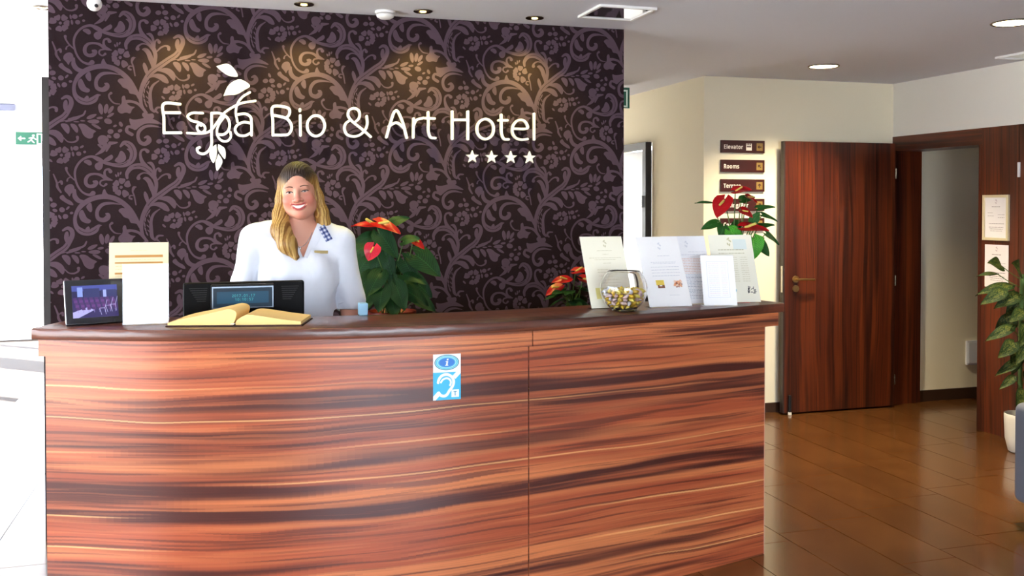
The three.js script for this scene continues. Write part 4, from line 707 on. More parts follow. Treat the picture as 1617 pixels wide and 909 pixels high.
// low sideboard under the wallpaper carrying two more plants
{
  const g = thing('back_sideboard', 'low dark wood sideboard standing against the wallpapered wall', 'sideboard', [1.32, 0, -4.625]);
  part('body', rb(1.42, 0.79, 0.36, 0.006, 0, 0.43, 0), mat.counterTop, g); part('top', rb(1.46, 0.03, 0.39, 0.004, 0, 0.84, 0), mat.counterTop, g); part('plinth', bx(1.38, 0.035, 0.3, 0, 0.0175, -0.02), mat.black, g);
  for (const s of [-1, 0, 1]) { const d = part('cabinet_door', rb(0.46, 0.74, 0.018, 0.003, s * 0.47, 0.44, 0.189), mat.counterTop, g); part('knob', new THREE.SphereGeometry(0.012, 12, 8).translate(s * 0.47 + 0.17, 0.55, 0.21), mat.chrome, d); }
}
{
  const g = thing('potted_flamingo_flower', 'dark leafy plant with red heart shaped flowers behind the woman', 'plant', [0.77, 0.855, -4.60], CAMYAW);
  part('pot', lathe([[0.0001, 0], [0.085, 0], [0.09, 0.006], [0.112, 0.2], [0.118, 0.205], [0.118, 0.225], [0.108, 0.225], [0.1, 0.19], [0.0001, 0.19]], 36), M({ color: srgb(120, 34, 22), roughness: 0.45 }), g, 'dull red pot');
  part('soil', cyl(0.1, 0.098, 0.01, 0, 0.196, 0, 28), mat.soil, g);
  const R = () => [rr(-0.05, 0.05), 0.2, rr(-0.05, 0.05)], k = 0.003073, at = (x, y, c) => [(x - 619) * k, 0.295 + (468.5 - y) * k, c];
  for (const [x, y, c, L, W, d, u, m] of [[598, 356, 0.04, 0.125, 0.07, [-1, 0.08, 0.25], [0, 0.95, 0.35], mat.spathe], [600, 352, 0.06, 0.125, 0.085, [1, -0.35, 0.3], [0.2, 0.8, 0.6], mat.spathe], [596, 388, 0.12, 0.072, 0.085, [-0.35, -0.9, 0.2], [0, 0.2, 0.95], mat.spathePink], [655, 378, 0.05, 0.07, 0.05, [0.8, -0.6, 0.2], [0, 0.7, 0.7], mat.spathe]]) flower(g, at(x, y, c), d, u, L, W, m, R());
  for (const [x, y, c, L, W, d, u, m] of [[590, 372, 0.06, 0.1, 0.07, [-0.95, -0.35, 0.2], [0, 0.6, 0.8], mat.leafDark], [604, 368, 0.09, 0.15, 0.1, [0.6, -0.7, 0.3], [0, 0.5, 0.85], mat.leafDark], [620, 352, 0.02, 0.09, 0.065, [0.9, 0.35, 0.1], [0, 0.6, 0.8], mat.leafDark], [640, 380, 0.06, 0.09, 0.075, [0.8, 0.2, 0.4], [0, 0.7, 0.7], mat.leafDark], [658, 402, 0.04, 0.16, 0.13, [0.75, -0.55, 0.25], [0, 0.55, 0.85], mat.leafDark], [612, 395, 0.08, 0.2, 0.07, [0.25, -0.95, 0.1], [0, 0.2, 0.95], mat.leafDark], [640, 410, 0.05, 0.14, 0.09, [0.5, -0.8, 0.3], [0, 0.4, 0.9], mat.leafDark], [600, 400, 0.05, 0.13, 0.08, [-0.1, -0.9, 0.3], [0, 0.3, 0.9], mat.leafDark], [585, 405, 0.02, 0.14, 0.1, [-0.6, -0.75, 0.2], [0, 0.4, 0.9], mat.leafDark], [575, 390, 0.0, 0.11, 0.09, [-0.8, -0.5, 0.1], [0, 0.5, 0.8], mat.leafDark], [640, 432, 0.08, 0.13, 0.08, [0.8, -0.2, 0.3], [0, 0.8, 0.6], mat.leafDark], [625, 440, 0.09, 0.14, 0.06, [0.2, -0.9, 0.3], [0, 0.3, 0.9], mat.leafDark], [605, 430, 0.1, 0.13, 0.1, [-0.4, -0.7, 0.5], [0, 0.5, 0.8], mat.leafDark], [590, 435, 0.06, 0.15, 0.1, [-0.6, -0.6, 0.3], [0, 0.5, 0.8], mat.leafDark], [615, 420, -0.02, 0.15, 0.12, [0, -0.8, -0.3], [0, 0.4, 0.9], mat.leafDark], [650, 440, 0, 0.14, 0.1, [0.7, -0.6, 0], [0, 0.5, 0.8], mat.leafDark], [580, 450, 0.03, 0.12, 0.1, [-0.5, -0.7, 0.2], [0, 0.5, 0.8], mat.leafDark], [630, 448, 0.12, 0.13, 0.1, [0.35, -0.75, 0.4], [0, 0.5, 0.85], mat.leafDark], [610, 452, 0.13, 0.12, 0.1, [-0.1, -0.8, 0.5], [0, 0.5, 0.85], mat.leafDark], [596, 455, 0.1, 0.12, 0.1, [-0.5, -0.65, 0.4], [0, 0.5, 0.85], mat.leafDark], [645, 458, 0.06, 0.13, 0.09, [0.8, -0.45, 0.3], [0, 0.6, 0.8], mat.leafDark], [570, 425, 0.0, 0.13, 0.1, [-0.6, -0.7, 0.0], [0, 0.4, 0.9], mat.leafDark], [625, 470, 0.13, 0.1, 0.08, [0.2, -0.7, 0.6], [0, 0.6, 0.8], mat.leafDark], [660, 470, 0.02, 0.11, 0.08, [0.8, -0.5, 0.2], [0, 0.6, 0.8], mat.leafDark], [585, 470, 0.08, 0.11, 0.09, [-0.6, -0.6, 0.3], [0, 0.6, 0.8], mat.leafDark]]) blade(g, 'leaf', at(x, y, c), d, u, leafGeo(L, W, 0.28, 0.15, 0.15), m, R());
}
{
  const g = thing('small_flowering_plant', 'shaded plant with dark red blooms behind the cream notice', 'plant', [1.70, 0.855, -4.60], CAMYAW);
  part('pot', lathe([[0.0001, 0], [0.07, 0], [0.09, 0.17], [0.094, 0.19], [0.086, 0.19], [0.08, 0.16], [0.0001, 0.16]], 32), M({ color: srgb(96, 30, 22), roughness: 0.5 }), g, 'dull red pot');
  part('soil', cyl(0.08, 0.078, 0.01, 0, 0.165, 0, 24), mat.soil, g);
  const R = () => [rr(-0.04, 0.04), 0.17, rr(-0.04, 0.04)];
  for (const [a, b, c, d] of [[-0.02, 0.36, 0.05, [-1, -0.1, 0.3]], [0.02, 0.40, 0.03, [0.9, 0.1, 0.3]], [-0.06, 0.32, 0.03, [-0.8, -0.4, 0.3]], [0.06, 0.36, 0.0, [0.8, -0.3, 0.2]]]) flower(g, [a, b, c], d, [0, 0.9, 0.5], 0.09, 0.07, mat.spathe, R());
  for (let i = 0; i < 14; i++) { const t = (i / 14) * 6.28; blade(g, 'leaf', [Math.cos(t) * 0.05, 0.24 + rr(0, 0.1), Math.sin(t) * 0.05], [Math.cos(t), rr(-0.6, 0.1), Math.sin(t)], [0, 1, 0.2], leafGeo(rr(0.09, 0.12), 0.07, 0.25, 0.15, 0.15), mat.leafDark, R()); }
}
{ // variegated floor plant by the wood cladding
  const g = thing('potted_dumb_cane', 'tall variegated leafy plant in a white pot by the wood cladding', 'plant', [4.90, 0, -4.90], CAMYAW);
  part('pot', lathe([[0.0001, 0], [0.06, 0], [0.075, 0.01], [0.094, 0.09], [0.1, 0.22], [0.1, 0.25], [0.093, 0.25], [0.09, 0.21], [0.0001, 0.2]], 40), MP({ color: srgb(232, 230, 222), roughness: 0.3, clearcoat: 0.4 }), g, 'white glazed pot');
  part('soil', cyl(0.089, 0.087, 0.01, 0, 0.215, 0, 28), mat.soil, g);
  for (const [a, c] of [[-0.01, 0.02], [0.03, -0.02]]) part('cane', tube([V3(a, 0.2, c), V3(a * 2, 0.6, c), V3(a * 1.2, 1.15, c)], 0.013, 16, 8), mat.stem, g);
  const k = 0.0041, at = (x, y, c) => [(x - 1608) * k, (711 - y) * k, c];
  const list = [[1572, 417, 0.02, 0.14, 0.11, [-0.6, 0.2, 0.5], [0, 0.5, 0.85], mat.leafSpot], [1596, 425, 0.06, 0.16, 0.13, [-0.4, 0.3, 0.6], [0, 0.4, 0.9], mat.leafSpot], [1568, 430, 0, 0.13, 0.05, [-1, 0.05, 0.1], [0, 0.9, 0.4], mat.leafSpot], [1585, 448, 0.04, 0.24, 0.09, [-1, -0.1, 0.2], [0, 0.8, 0.6], mat.leafSpot], [1570, 455, 0.08, 0.18, 0.09, [-0.9, -0.4, 0.2], [0, 0.6, 0.8], mat.leafSpot], [1612, 445, 0.08, 0.15, 0.12, [0.1, -0.7, 0.7], [0, 0.7, 0.7], mat.leafSpot], [1600, 486, 0.08, 0.13, 0.09, [-0.8, -0.4, 0.4], [0, 0.6, 0.8], mat.leafSpot], [1586, 512, 0.05, 0.2, 0.08, [-0.95, -0.35, 0.2], [0, 0.7, 0.7], mat.leafSpot], [1602, 505, 0.1, 0.15, 0.09, [-0.3, -0.9, 0.3], [0, 0.3, 0.95], mat.leafSpot], [1586, 535, 0.08, 0.15, 0.1, [-0.75, -0.55, 0.3], [0, 0.5, 0.85], mat.leafSpot], [1614, 520, 0.1, 0.18, 0.11, [0.1, -0.9, 0.4], [0, 0.4, 0.9], mat.leafSpot], [1598, 566, 0.04, 0.18, 0.07, [-0.9, -0.4, 0.2], [0, 0.7, 0.7], mat.leafSpot], [1592, 590, 0.04, 0.13, 0.06, [-0.8, -0.5, 0.2], [0, 0.7, 0.7], mat.leafSpot], [1606, 470, 0.0, 0.16, 0.12, [-0.5, -0.5, 0.2], [0, 0.5, 0.8], mat.leafSpot], [1600, 550, 0.02, 0.16, 0.1, [-0.3, -0.8, 0.3], [0, 0.4, 0.9], mat.leafSpot], [1612, 580, 0.05, 0.17, 0.1, [0.1, -0.9, 0.3], [0, 0.3, 0.9], mat.leafSpot], [1606, 610, 0.04, 0.15, 0.09, [-0.3, -0.9, 0.2], [0, 0.3, 0.9], mat.leafSpot], [1598, 500, -0.04, 0.17, 0.12, [-0.4, -0.6, -0.2], [0, 0.5, 0.8], mat.leafSpot], [1626, 440, 0.04, 0.18, 0.1, [0.8, 0.2, 0.3], [0, 0.7, 0.7], mat.leafSpot], [1628, 480, 0.05, 0.18, 0.1, [0.7, -0.3, 0.4], [0, 0.7, 0.7], mat.leafSpot], [1626, 540, 0.05, 0.18, 0.1, [0.7, -0.5, 0.3], [0, 0.7, 0.7], mat.leafSpot], [1624, 600, 0.04, 0.16, 0.09, [0.6, -0.7, 0.3], [0, 0.6, 0.8], mat.leafSpot], [1600, 462, 0.02, 0.2, 0.1, [-0.85, -0.3, 0.3], [0, 0.7, 0.7], mat.leafSpot], [1610, 490, 0.1, 0.17, 0.11, [-0.2, -0.8, 0.6], [0, 0.5, 0.85], mat.leafSpot], [1604, 535, 0.08, 0.16, 0.1, [-0.5, -0.75, 0.4], [0, 0.5, 0.85], mat.leafSpot], [1612, 555, 0.1, 0.17, 0.1, [0.0, -0.9, 0.4], [0, 0.4, 0.9], mat.leafSpot], [1604, 625, 0.06, 0.13, 0.08, [-0.4, -0.8, 0.3], [0, 0.4, 0.9], mat.leafSpot], [1614, 640, 0.06, 0.13, 0.08, [0.1, -0.8, 0.4], [0, 0.4, 0.9], mat.leafSpot]];
  for (const [x, y, c, L, W, d, u, m] of list) { const p = at(x, y, c); if (d[0] > 0.5) d[2] += 0.8; blade(g, 'leaf', p, d, u, leafGeo(L, W, 0.1, 0.2, 0.2, 1.4), m, [0.005, Math.max(0.3, p[1] - 0.1), 0], 0.6); }
}
{ // grey armchair just inside the frame
  const fab = M({ color: srgb(96, 98, 108), roughness: 0.95 }), g = thing('lounge_armchair', 'grey upholstered armchair on chrome legs on the brown floor', 'armchair', [4.12, 0, -3.42], deg(-8));
  part('arm', rb(0.14, 0.50, 0.72, 0.04, -0.33, 0.36, 0, 4), fab, g); part('arm', rb(0.14, 0.50, 0.72, 0.04, 0.33, 0.36, 0, 4), fab, g);
  part('seat', rb(0.52, 0.2, 0.66, 0.03, 0, 0.25, 0.02, 4), fab, g); part('seat_cushion', rb(0.51, 0.14, 0.58, 0.05, 0, 0.41, 0.04, 4), fab, g); part('backrest', rb(0.52, 0.6, 0.16, 0.05, 0, 0.46, -0.28, 4), fab, g);
  for (const sx of [-1, 1]) for (const sz of [-1, 1]) part('leg', cyl(0.014, 0.011, 0.12, sx * 0.32, 0.06, sz * 0.3, 14), mat.chrome, g);
}
// ------------------------------------------------------------------ the receptionist
function surfaceNets(sdf, lo, hi, cell) {
  const n = [0, 1, 2].map((k) => Math.ceil((hi[k] - lo[k]) / cell) + 1), [nx, ny, nz] = n, F = new Float32Array(nx * ny * nz);
  for (let k = 0; k < nz; k++) for (let j = 0; j < ny; j++) for (let i = 0; i < nx; i++) F[(k * ny + j) * nx + i] = sdf(lo[0] + i * cell, lo[1] + j * cell, lo[2] + k * cell);
  const id = new Int32Array(nx * ny * nz).fill(-1), pos = [], idx = [], at = (i, j, k) => (k * ny + j) * nx + i;
  for (let k = 0; k < nz - 1; k++) for (let j = 0; j < ny - 1; j++) for (let i = 0; i < nx - 1; i++) {
    let c = 0, sx = 0, sy = 0, sz = 0; const v = [];
    for (let q = 0; q < 8; q++) v.push(F[at(i + (q & 1), j + ((q >> 1) & 1), k + (q >> 2))]);
    for (let a = 0; a < 8; a++) for (const bit of [1, 2, 4]) if (!(a & bit)) { const b = a | bit; if (v[a] < 0 !== v[b] < 0) { const t = v[a] / (v[a] - v[b]); sx += (a & 1) + (bit === 1 ? t : 0); sy += ((a >> 1) & 1) + (bit === 2 ? t : 0); sz += (a >> 2) + (bit === 4 ? t : 0); c++; } }
    if (c) { id[at(i, j, k)] = pos.length / 3; pos.push(lo[0] + (i + sx / c) * cell, lo[1] + (j + sy / c) * cell, lo[2] + (k + sz / c) * cell); }
  }
  for (let k = 1; k < nz - 1; k++) for (let j = 1; j < ny - 1; j++) for (let i = 1; i < nx - 1; i++) {
    const s = F[at(i, j, k)] < 0;
    const face = (t, a, b, c, d) => { if (a < 0 || b < 0 || c < 0 || d < 0) return; if (t) idx.push(a, b, c, a, c, d); else idx.push(a, c, b, a, d, c); };
    if (s !== F[at(i + 1, j, k)] < 0) face(s, id[at(i, j - 1, k - 1)], id[at(i, j, k - 1)], id[at(i, j, k)], id[at(i, j - 1, k)]);
    if (s !== F[at(i, j + 1, k)] < 0) face(s, id[at(i - 1, j, k - 1)], id[at(i - 1, j, k)], id[at(i, j, k)], id[at(i, j, k - 1)]);
    if (s !== F[at(i, j, k + 1)] < 0) face(s, id[at(i - 1, j - 1, k)], id[at(i, j - 1, k)], id[at(i, j, k)], id[at(i - 1, j, k)]);
  }
  const nor = new Float32Array(pos.length), e = cell * 0.5;
  for (let i = 0; i < pos.length; i += 3) { const [x, y, z] = [pos[i], pos[i + 1], pos[i + 2]]; const gx = sdf(x + e, y, z) - sdf(x - e, y, z), gy = sdf(x, y + e, z) - sdf(x, y - e, z), gz = sdf(x, y, z + e) - sdf(x, y, z - e), l = Math.hypot(gx, gy, gz) || 1; nor[i] = gx / l; nor[i + 1] = gy / l; nor[i + 2] = gz / l; }
  const g = new THREE.BufferGeometry(); g.setAttribute('position', new THREE.Float32BufferAttribute(pos, 3)); g.setAttribute('normal', new THREE.BufferAttribute(nor, 3)); g.setIndex(idx); return g;
}
const smin = (a, b, k) => { const h = Math.max(0, k - Math.abs(a - b)) / k; return Math.min(a, b) - h * h * k * 0.25; };
const smax = (a, b, k) => -smin(-a, -b, k);
const capsule = (x, y, z, a, b, ra, rb2) => { const bx0 = b[0] - a[0], by = b[1] - a[1], bz = b[2] - a[2], px = x - a[0], py = y - a[1], pz = z - a[2]; const t = Math.max(0, Math.min(1, (px * bx0 + py * by + pz * bz) / (bx0 * bx0 + by * by + bz * bz || 1e-9))); return Math.hypot(px - bx0 * t, py - by * t, pz - bz * t) - (ra + (rb2 - ra) * t); };
const ellipsoid = (x, y, z, c, r) => { const px = (x - c[0]) / r[0], py = (y - c[1]) / r[1], pz = (z - c[2]) / r[2], k0 = Math.hypot(px, py, pz), k1 = Math.hypot(px / r[0], py / r[1], pz / r[2]); return k1 < 1e-9 ? -Math.min(...r) : (k0 * (k0 - 1)) / k1; };
const chain = (x, y, z, pts, k = 0.02) => { let d = 1e9; for (let i = 0; i < pts.length - 1; i++) d = smin(d, capsule(x, y, z, pts[i], pts[i + 1], pts[i][3], pts[i + 1][3]), k); return d; };
{
  const person = thing('person', 'smiling woman with long blond hair in a white tunic behind the counter', 'person', [0.300, 0, -4.245], deg(-3));
  // joints, metres; x to her left, z towards the counter
  const armL = [[0.178, 1.435, -0.01, 0.052], [0.222, 1.16, -0.03, 0.043], [0.212, 0.93, 0.10, 0.027]];
  const armR = [[-0.178, 1.452, -0.01, 0.052], [-0.240, 1.18, -0.02, 0.043], [-0.190, 0.95, 0.10, 0.027]];
  const torso = (x, y, z) => {
    const Z = z / 0.72;
    let d = capsule(x, y, Z, [0, 0.95, 0], [0, 1.0, 0], 0.16, 0.155);
    d = smin(d, capsule(x, y, Z, [0, 1.0, 0], [0, 1.13, 0], 0.15, 0.128), 0.05);
    d = smin(d, capsule(x, y, Z, [-0.03, 1.29, 0], [0.03, 1.29, 0], 0.128, 0.128), 0.08);
    d = smin(d, capsule(x, y, Z, [-0.13, 1.435, -0.015], [0.13, 1.42, -0.015], 0.06, 0.06), 0.09);
    d = d * 0.8;
    for (const s of [-1, 1]) d = smin(d, ellipsoid(x, y, z, [s * 0.066, 1.285, 0.062], [0.07, 0.078, 0.055]), 0.06);
    d = smin(d, capsule(x, y, z, [-0.175, 1.435, -0.01], [-0.03, 1.495, -0.02], 0.048, 0.045), 0.05);
    d = smin(d, capsule(x, y, z, [0.175, 1.418, -0.01], [0.03, 1.49, -0.02], 0.048, 0.045), 0.05);
    return d;
  };
  const neck = (x, y, z) => capsule(x, y, z, [0.008, 1.45, -0.025], [-0.0, 1.60, 0.0], 0.056, 0.05);
  const legs = (x, y, z, f = 0) => { let d = 1e9; for (const s of [-1, 1]) d = Math.min(d, chain(x, y, z, [[s * 0.085, 0.92, 0, 0.1 + f], [s * 0.09, 0.5, 0.01, 0.06 + f], [s * 0.09, 0.09, -0.02, 0.04 + f]], 0.03)); return d; };
  const feet = (x, y, z) => { let d = 1e9; for (const s of [-1, 1]) d = Math.min(d, chain(x, y, z, [[s * 0.09, 0.075, -0.025, 0.04], [s * 0.095, 0.045, 0.05, 0.035], [s * 0.1, 0.032, 0.14, 0.03]], 0.03)); return d; };
  const bodySdf = (x, y, z) => { let d = torso(x, y, z); d = smin(d, neck(x, y, z), 0.04); d = smin(d, chain(x, y, z, armL), 0.03); d = smin(d, chain(x, y, z, armR), 0.03); d = smin(d, legs(x, y, z), 0.03); return smin(d, feet(x, y, z), 0.03); };
  // head in its own axes, then tilted on the neck
  const H0 = V3(0.002, 1.652, 0.015), tilt = new THREE.Quaternion().setFromEuler(new THREE.Euler(deg(2), deg(-6), deg(6.5))), inv = tilt.clone().invert();
  const headSdf = (x, y, z) => {
    let d = ellipsoid(x, y, z, [0, 0.036, -0.02], [0.075, 0.086, 0.092]);
    d = smin(d, ellipsoid(x, y, z, [0, -0.03, 0.018], [0.064, 0.086, 0.066]), 0.03);
    d = smin(d, ellipsoid(x, y, z, [0, -0.093, 0.05], [0.026, 0.02, 0.022]), 0.03);
    for (const s of [-1, 1]) { d = smin(d, ellipsoid(x, y, z, [s * 0.045, -0.064, 0.012], [0.022, 0.03, 0.035]), 0.03); d = smin(d, ellipsoid(x, y, z, [s * 0.040, -0.030, 0.056], [0.026, 0.024, 0.022]), 0.02); d = smin(d, ellipsoid(x, y, z, [s * 0.077, -0.005, -0.008], [0.011, 0.032, 0.02]), 0.01); }
    d = smin(d, capsule(x, y, z, [-0.036, 0.021, 0.066], [0.036, 0.021, 0.066], 0.014, 0.014), 0.02);
    for (const s of [-1, 1]) d = smax(d, -ellipsoid(x, y, z, [s * 0.032, 0.002, 0.096], [0.019, 0.0115, 0.018]), 0.014);
    d = smin(d, capsule(x, y, z, [0, 0.008, 0.082], [0, -0.03, 0.100], 0.0075, 0.0125), 0.012);
    for (const s of [-1, 1]) d = smin(d, ellipsoid(x, y, z, [s * 0.0135, -0.034, 0.089], [0.009, 0.008, 0.01]), 0.008);
    // mouth: slightly recessed smile between raised lips
    const my = -0.061 + 7.5 * x * x, band = Math.hypot(Math.max(0, Math.abs(x) - 0.028), (y - my) / 1.0);
    if (z > 0.04) { const lipU = Math.hypot(Math.max(0, Math.abs(x) - 0.027), y - (-0.0525 + 6 * x * x)) - 0.0042, lipL = Math.hypot(Math.max(0, Math.abs(x) - 0.024), y - (-0.0715 + 14 * x * x)) - 0.0048; d -= 0.003 * Math.max(0, 1 - Math.max(0, Math.min(lipU, lipL)) / 0.004); d += 0.0035 * Math.max(0, 1 - Math.max(0, band - 0.003) / 0.004); }
    d = smin(d, capsule(x, y, z, [0, -0.06, -0.025], [0.004, -0.17, -0.035], 0.05, 0.052), 0.02);
    return d;
  };
  const place = (g) => { g.applyQuaternion(tilt); g.translate(H0.x, H0.y, H0.z); return g; };
  const skinBase = srgb(212, 152, 128), blush = srgb(196, 96, 82), lipC = srgb(176, 66, 66);
  const paint = (g, fn) => { const p = g.attributes.position, c = new Float32Array(p.count * 3); for (let i = 0; i < p.count; i++) { const k = fn(p.getX(i), p.getY(i), p.getZ(i)); c[3 * i] = k.r; c[3 * i + 1] = k.g; c[3 * i + 2] = k.b; } g.setAttribute('color', new THREE.BufferAttribute(c, 3)); return g; };
  const headG = paint(surfaceNets(headSdf, [-0.1, -0.19, -0.13], [0.1, 0.14, 0.125], 0.003), (x, y, z) => {
    let b = 0; for (const s of [-1, 1]) b = Math.max(b, 1 - Math.hypot(x - s * 0.042, y + 0.033, z - 0.062) / 0.042); b = Math.max(b, 0.8 * (1 - Math.hypot(x, y + 0.03, z - 0.1) / 0.03), 0.5 * (1 - Math.hypot(x, y + 0.095, z - 0.065) / 0.03));
    const c = skinBase.clone().lerp(blush, Math.max(0, Math.min(0.55, b)));
    const lipU = Math.hypot(Math.max(0, Math.abs(x) - 0.027), y - (-0.0525 + 6 * x * x)) - 0.0038, lipL = Math.hypot(Math.max(0, Math.abs(x) - 0.024), y - (-0.0715 + 14 * x * x)) - 0.0045;
    return z > 0.04 && Math.min(lipU, lipL) < 0 ? lipC : c;
  });
  place(headG);
  const skin = () => skinBase;
  const bodyG = paint(surfaceNets(bodySdf, [-0.36, -0.02, -0.2], [0.36, 1.56, 0.26], 0.012), skin);
  // hands: palm and five fingers, relaxed on the desk edge
  const handG = (w, s) => {
    const P = [w[0], w[1], w[2]], f = (dx, dy, dz) => [P[0] + s * dx, P[1] + dy, P[2] + dz];
    const fing = [[-0.028, 0.075], [-0.010, 0.083], [0.009, 0.078], [0.026, 0.062]].map(([o, l]) => [[...f(o * 0.8, -0.07, 0.045), 0.0095], [...f(o * 1.1, -0.07 - l * 0.42, 0.06), 0.0088], [...f(o * 1.15, -0.07 - l * 0.75, 0.064), 0.008], [...f(o * 1.15, -0.07 - l, 0.058), 0.0068]]);
    const thumb = [[...f(-0.02, -0.025, 0.02), 0.012], [...f(-0.045, -0.05, 0.04), 0.0105], [...f(-0.05, -0.08, 0.055), 0.0085]];
    const sd = (x, y, z) => { let d = chain(x, y, z, [[...f(0, 0.03, -0.015), 0.026], [...f(0, 0, 0), 0.024]]); for (const o of [-0.022, -0.007, 0.008, 0.022]) d = smin(d, capsule(x, y, z, f(o * 0.5, -0.005, 0.004), f(o, -0.068, 0.044), 0.014, 0.0115), 0.012); for (const q of fing) d = smin(d, chain(x, y, z, q, 0.004), 0.006); return smin(d, chain(x, y, z, thumb, 0.006), 0.01); };
    return paint(surfaceNets(sd, [P[0] - 0.09, P[1] - 0.18, P[2] - 0.05], [P[0] + 0.09, P[1] + 0.07, P[2] + 0.11], 0.004), skin);
  };
  const all = [headG, bodyG, handG(armL[2], 1), handG(armR[2], -1)];
  const bodyMesh = shade(new THREE.Mesh(mergeGeometries(all), MP({ vertexColors: true, roughness: 0.5, sheen: 0.1 }))); bodyMesh.name = 'body'; bodyMesh.userData.label = 'fair skin'; person.add(bodyMesh);
  // features laid on the face
  const faceZ = (x, y) => { let z = 0.125; for (let i = 0; i < 60; i++) { const d = headSdf(x, y, z); if (d < 0.0003) break; z -= d * 0.7; } return z; };
  const patch = (fx, nu, nv, off) => { const pos = [], idx = []; for (let j = 0; j <= nv; j++) for (let i = 0; i <= nu; i++) { const [x, y] = fx(i / nu, j / nv); pos.push(x, y, faceZ(x, y) + off(i / nu, j / nv)); } for (let j = 0; j < nv; j++) for (let i = 0; i < nu; i++) { const a = j * (nu + 1) + i; idx.push(a, a + 1, a + nu + 2, a, a + nu + 2, a + nu + 1); } const g = new THREE.BufferGeometry(); g.setAttribute('position', new THREE.Float32BufferAttribute(pos, 3)); g.setIndex(idx); g.computeVertexNormals(); return place(g); };
  part('teeth', patch((u, v) => { const s = u * 2 - 1, x = s * 0.0265, top = -0.0555 + 5.5 * x * x, bot = -0.0675 + 22 * x * x; return [x, bot + (top - bot) * v]; }, 16, 4, (u, v) => 0.0022 * (1 - (2 * u - 1) ** 2) + 0.0008), M({ color: srgb(246, 242, 236), roughness: 0.3 }), bodyMesh, 'white teeth');
  for (const s of [-1, 1]) {
    part('eyebrow', patch((u, v) => { const x = s * (0.015 + 0.036 * u); return [x, 0.0235 + 0.006 * Math.sin(u * 2.6) - 0.004 * u + (v - 0.5) * 0.0052 * (1 - 0.6 * u)]; }, 12, 2, (u, v) => 0.0012 + 0.001 * (1 - Math.abs(2 * v - 1))), M({ color: srgb(78, 48, 34), roughness: 0.9 }), bodyMesh);
    part('eye', patch((u, v) => { const q = u * 2 - 1, h = 0.0033 * (1 - q * q); return [s * 0.0325 + q * 0.0135, 0.0015 + q * s * 0.0008 + (v - 0.45) * 2 * h]; }, 14, 4, (u, v) => 0.0022 * (1 - (2 * u - 1) ** 2) + 0.0006), M({ color: srgb(196, 182, 176), roughness: 0.2 }), bodyMesh);
    part('iris', patch((u, v) => { const a = u * 6.283, r = v * 0.0047; return [s * 0.0325 + 0.0 + Math.cos(a) * r, 0.0018 + Math.sin(a) * r * 0.85]; }, 16, 2, () => 0.0034), M({ color: srgb(48, 40, 36), roughness: 0.15 }), bodyMesh);
    part('eyelid', patch((u, v) => { const q = u * 2 - 1; return [s * 0.0325 + q * 0.0155, 0.0022 + 0.0046 * (1 - q * q) + q * s * 0.0008 + (v - 0.5) * 0.0040]; }, 14, 2, (u, v) => 0.0030 * (1 - (2 * u - 1) ** 2) + 0.0010), M({ color: srgb(44, 26, 22), roughness: 0.7 }), bodyMesh);
  }
  // hair: cap pulled back from the brow, long curtains on both sides
  const strand = (x, y, z) => 0.0007 * Math.sin(Math.atan2(x, z + 0.05) * 60 + y * 5) + 0.0007 * Math.sin(x * 560 + z * 300 + y * 40);
  const hairSdf = (x, y, z) => {
    let d = ellipsoid(x, y, z, [0, 0.040, -0.026], [0.081, 0.095, 0.100]);
    // leave the face free: a cut in front, rounded at the hairline
    const cut = ellipsoid(x, y, z, [0.003, -0.038, 0.085], [0.066, 0.112, 0.085]); d = smax(d, -cut, 0.008);
    d = smin(d, chain(x, y, z, [[0, 0.0, -0.075, 0.07], [0, -0.1, -0.085, 0.06], [0, -0.17, -0.09, 0.045]], 0.04), 0.03);
    // her right side (falls forward over the shoulder)
    const c1 = (px, py, pz) => chain(px, py, pz, [[-0.060, 0.05, -0.005, 0.025], [-0.073, -0.02, -0.002, 0.024], [-0.086, -0.09, 0.014, 0.031], [-0.088, -0.155, 0.058, 0.038], [-0.064, -0.215, 0.094, 0.036], [-0.034, -0.272, 0.112, 0.014]], 0.03);
    d = smin(d, c1(x, y, z), 0.02);
    // her left side (falls behind the shoulder)
    d = smin(d, chain(x, y, z, [[0.060, 0.05, -0.012, 0.024], [0.074, -0.03, -0.014, 0.023], [0.086, -0.1, -0.012, 0.025], [0.090, -0.15, -0.018, 0.023], [0.086, -0.19, -0.024, 0.012]], 0.03), 0.02);
    return d + strand(x, y, z);
  };
  const root = srgb(40, 22, 12), blond = srgb(172, 130, 56), honey = srgb(126, 84, 28), pale = srgb(200, 164, 92);
  const hairG = paint(surfaceNets(hairSdf, [-0.15, -0.3, -0.17], [0.14, 0.15, 0.17], 0.0035), (x, y, z) => {
    const n = fbm(Math.atan2(x, z + 0.05) * 30 + x * 60, y * 1.2 + 5, 3), c = honey.clone().lerp(n > 0.5 ? pale : blond, sstep(0.3, 0.7, n)); if (x < 0 && y < -0.12) c.lerp(honey, 0.25);
    return c.lerp(root, sstep(-0.01, 0.055, y - Math.abs(x) * 0.42 + (n - 0.5) * 0.05));
  });
  place(hairG);
  const hair = shade(new THREE.Mesh(hairG, MP({ vertexColors: true, roughness: 0.5 }))); hair.name = 'hair'; hair.userData.label = 'long straight blond hair with dark roots'; person.add(hair);
  // white tunic with V neck and three quarter sleeves
  const cutArm = (a) => [[...a[0].slice(0, 3), a[0][3] + 0.017], [...a[1].slice(0, 3), a[1][3] + 0.018], [a[1][0] * 0.97 + a[2][0] * 0.03, a[1][1] * 0.97 + a[2][1] * 0.03, a[1][2] * 0.97 + a[2][2] * 0.03, a[1][3] + 0.012]];
